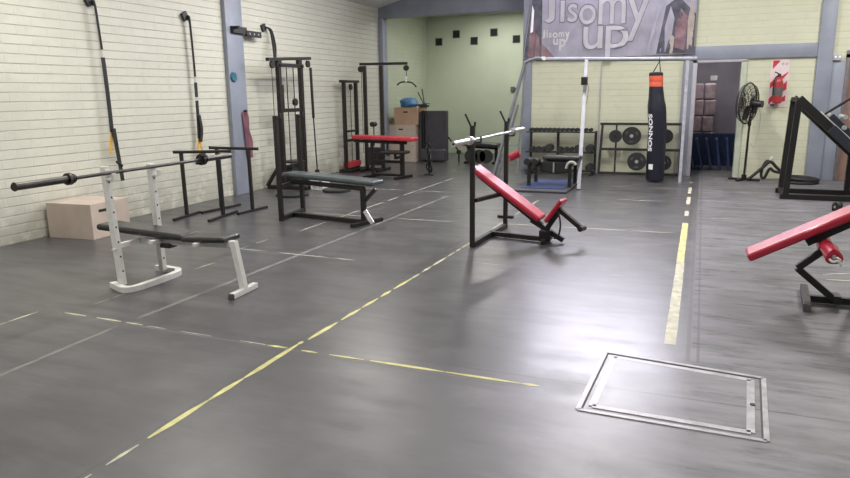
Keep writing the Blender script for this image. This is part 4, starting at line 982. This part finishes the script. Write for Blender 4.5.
# socket box in alcove, vents
bm = BM(); bb(bm, (-4.43, YA-.05, 1.55), (-4.33, YA, 1.66), .005); bb(bm, (-4.33, YA-.03, 1.59), (-4.26, YA, 1.63), .004)
solo('socket_box', bm, mCap, 'small grey electrical box on the green alcove wall', 'socket')
v0 = None
for x, z, l in ((-6.33, 2.80, 'square dark wall vent, leftmost of the five on the green alcove wall'), (-5.86, 2.97, 'square dark wall vent, second from the left and set higher'), (-5.39, 2.79, 'square dark wall vent, middle one of the five, set lower'), (-4.88, 2.97, 'square dark wall vent, fourth from the left and set higher'), (-4.31, 2.79, 'square dark wall vent, rightmost, half hidden by the banner edge')):
    if v0 is None:
        v0 = thing('wall_vent', (x, YA, z), l, 'vent', 'square vents high on the alcove wall')
        bm = BM(); bb(bm, (x-.095, YA-.012, z-.095), (x+.095, YA, z-.08), .002); bb(bm, (x-.095, YA-.012, z+.08), (x+.095, YA, z+.095), .002); bb(bm, (x-.095, YA-.012, z-.08), (x-.08, YA, z+.08), .002); bb(bm, (x+.08, YA-.012, z-.08), (x+.095, YA, z+.08), .002); part('vent_frame', bm, mCap, v0)
        bm = BM(); bb(bm, (x-.08, YA-.006, z-.08), (x+.08, YA, z+.08), 0)
        for k in range(5): bb(bm, (x-.078, YA-.012, z-.07+k*.034), (x+.078, YA-.004, z-.062+k*.034), 0)
        part('grille', bm, mDark, v0)
    else: dup(v0, (x, YA, z), l)

# ------------------------------------------------------------------ lamps (ceiling battens) and daylight
l0 = None
def lamp(x, y, z, power, rot=0, vis=True):
    global l0
    lab = 'white fluorescent batten fixed under the ceiling'
    if l0 is None:
        l0 = thing('ceiling_light', (x, y, z), lab, 'ceiling light', 'fluorescent battens')
        part('housing', mk(bb, (x-.09, y-.63, z), (x+.09, y+.63, z+.05), .006), mWhite, l0)
        part('diffuser', mk(bb, (x-.075, y-.61, z-.02), (x+.075, y+.61, z), .008), mLens, l0)
        o = l0
    else: o = dup(l0, (x, y, z), None, rot)
    ld = bpy.data.lights.new('batten', 'AREA'); ld.shape = 'RECTANGLE'; ld.size = .3; ld.size_y = 1.25; ld.energy = power; ld.color = LC
    lo = bpy.data.objects.new('batten_light', ld); C.objects.link(lo); lo.location = (x, y, z-.03); lo.rotation_euler = (0, 0, rot)
LC = (1.0, .965, .92)
for x, y, p in ((-4.6, 1.0, 90), (-4.6, 5.0, 110), (-4.6, 9.0, 100), (-1.2, 1.0, 60), (-1.2, 6.0, 70), (-1.2, 10.2, 160), (2.6, 2.0, 70), (2.6, 6.5, 80), (2.6, 10.6, 140)):
    lamp(x, y, ceilz(x)-.22, p)
lamp(-4.6, 15.2, 3.42, 70)
lamp(.3, 15.0, 2.5, 12, PI/2)
ld = bpy.data.lights.new('daylight', 'AREA'); ld.shape = 'RECTANGLE'; ld.size = WX1-WX0-.1; ld.size_y = WZ1-WZ0-.1; ld.energy = 140; ld.color = (.86, .84, 1.0)
lo = bpy.data.objects.new('window_daylight', ld); C.objects.link(lo); lo.location = ((WX0+WX1)/2, YB-.02, (WZ0+WZ1)/2); lo.rotation_euler = (math.radians(-90), 0, 0)

w = bpy.data.worlds.new('world'); scn.world = w; w.use_nodes = True
w.node_tree.nodes['Background'].inputs[0].default_value = (.75, .8, .9, 1); w.node_tree.nodes['Background'].inputs[1].default_value = .6

# ------------------------------------------------------------------ camera
yaw, pitch, roll = -0.384446513, -0.210503132, -0.0118074456
f = V((math.sin(yaw)*math.cos(pitch), math.cos(yaw)*math.cos(pitch), math.sin(pitch)))
r = V((math.cos(yaw), -math.sin(yaw), 0)); u = r.cross(f)
c_, s_ = math.cos(roll), math.sin(roll)
r2 = c_*r+s_*u; u2 = -s_*r+c_*u
cam = bpy.data.cameras.new('camera'); co = bpy.data.objects.new('camera', cam); C.objects.link(co)
co.matrix_world = Matrix(((r2.x, u2.x, -f.x, 0), (r2.y, u2.y, -f.y, 0), (r2.z, u2.z, -f.z, 1.5), (0, 0, 0, 1)))
cam.sensor_width = 36; cam.lens = 677.0127/850*36; cam.clip_start = .05; cam.clip_end = 100
scn.camera = co
scn.view_settings.view_transform = 'Standard'; scn.view_settings.look = 'None'
scn.view_settings.exposure = -.20; scn.view_settings.gamma = 1; scn.view_settings.use_curve_mapping = False
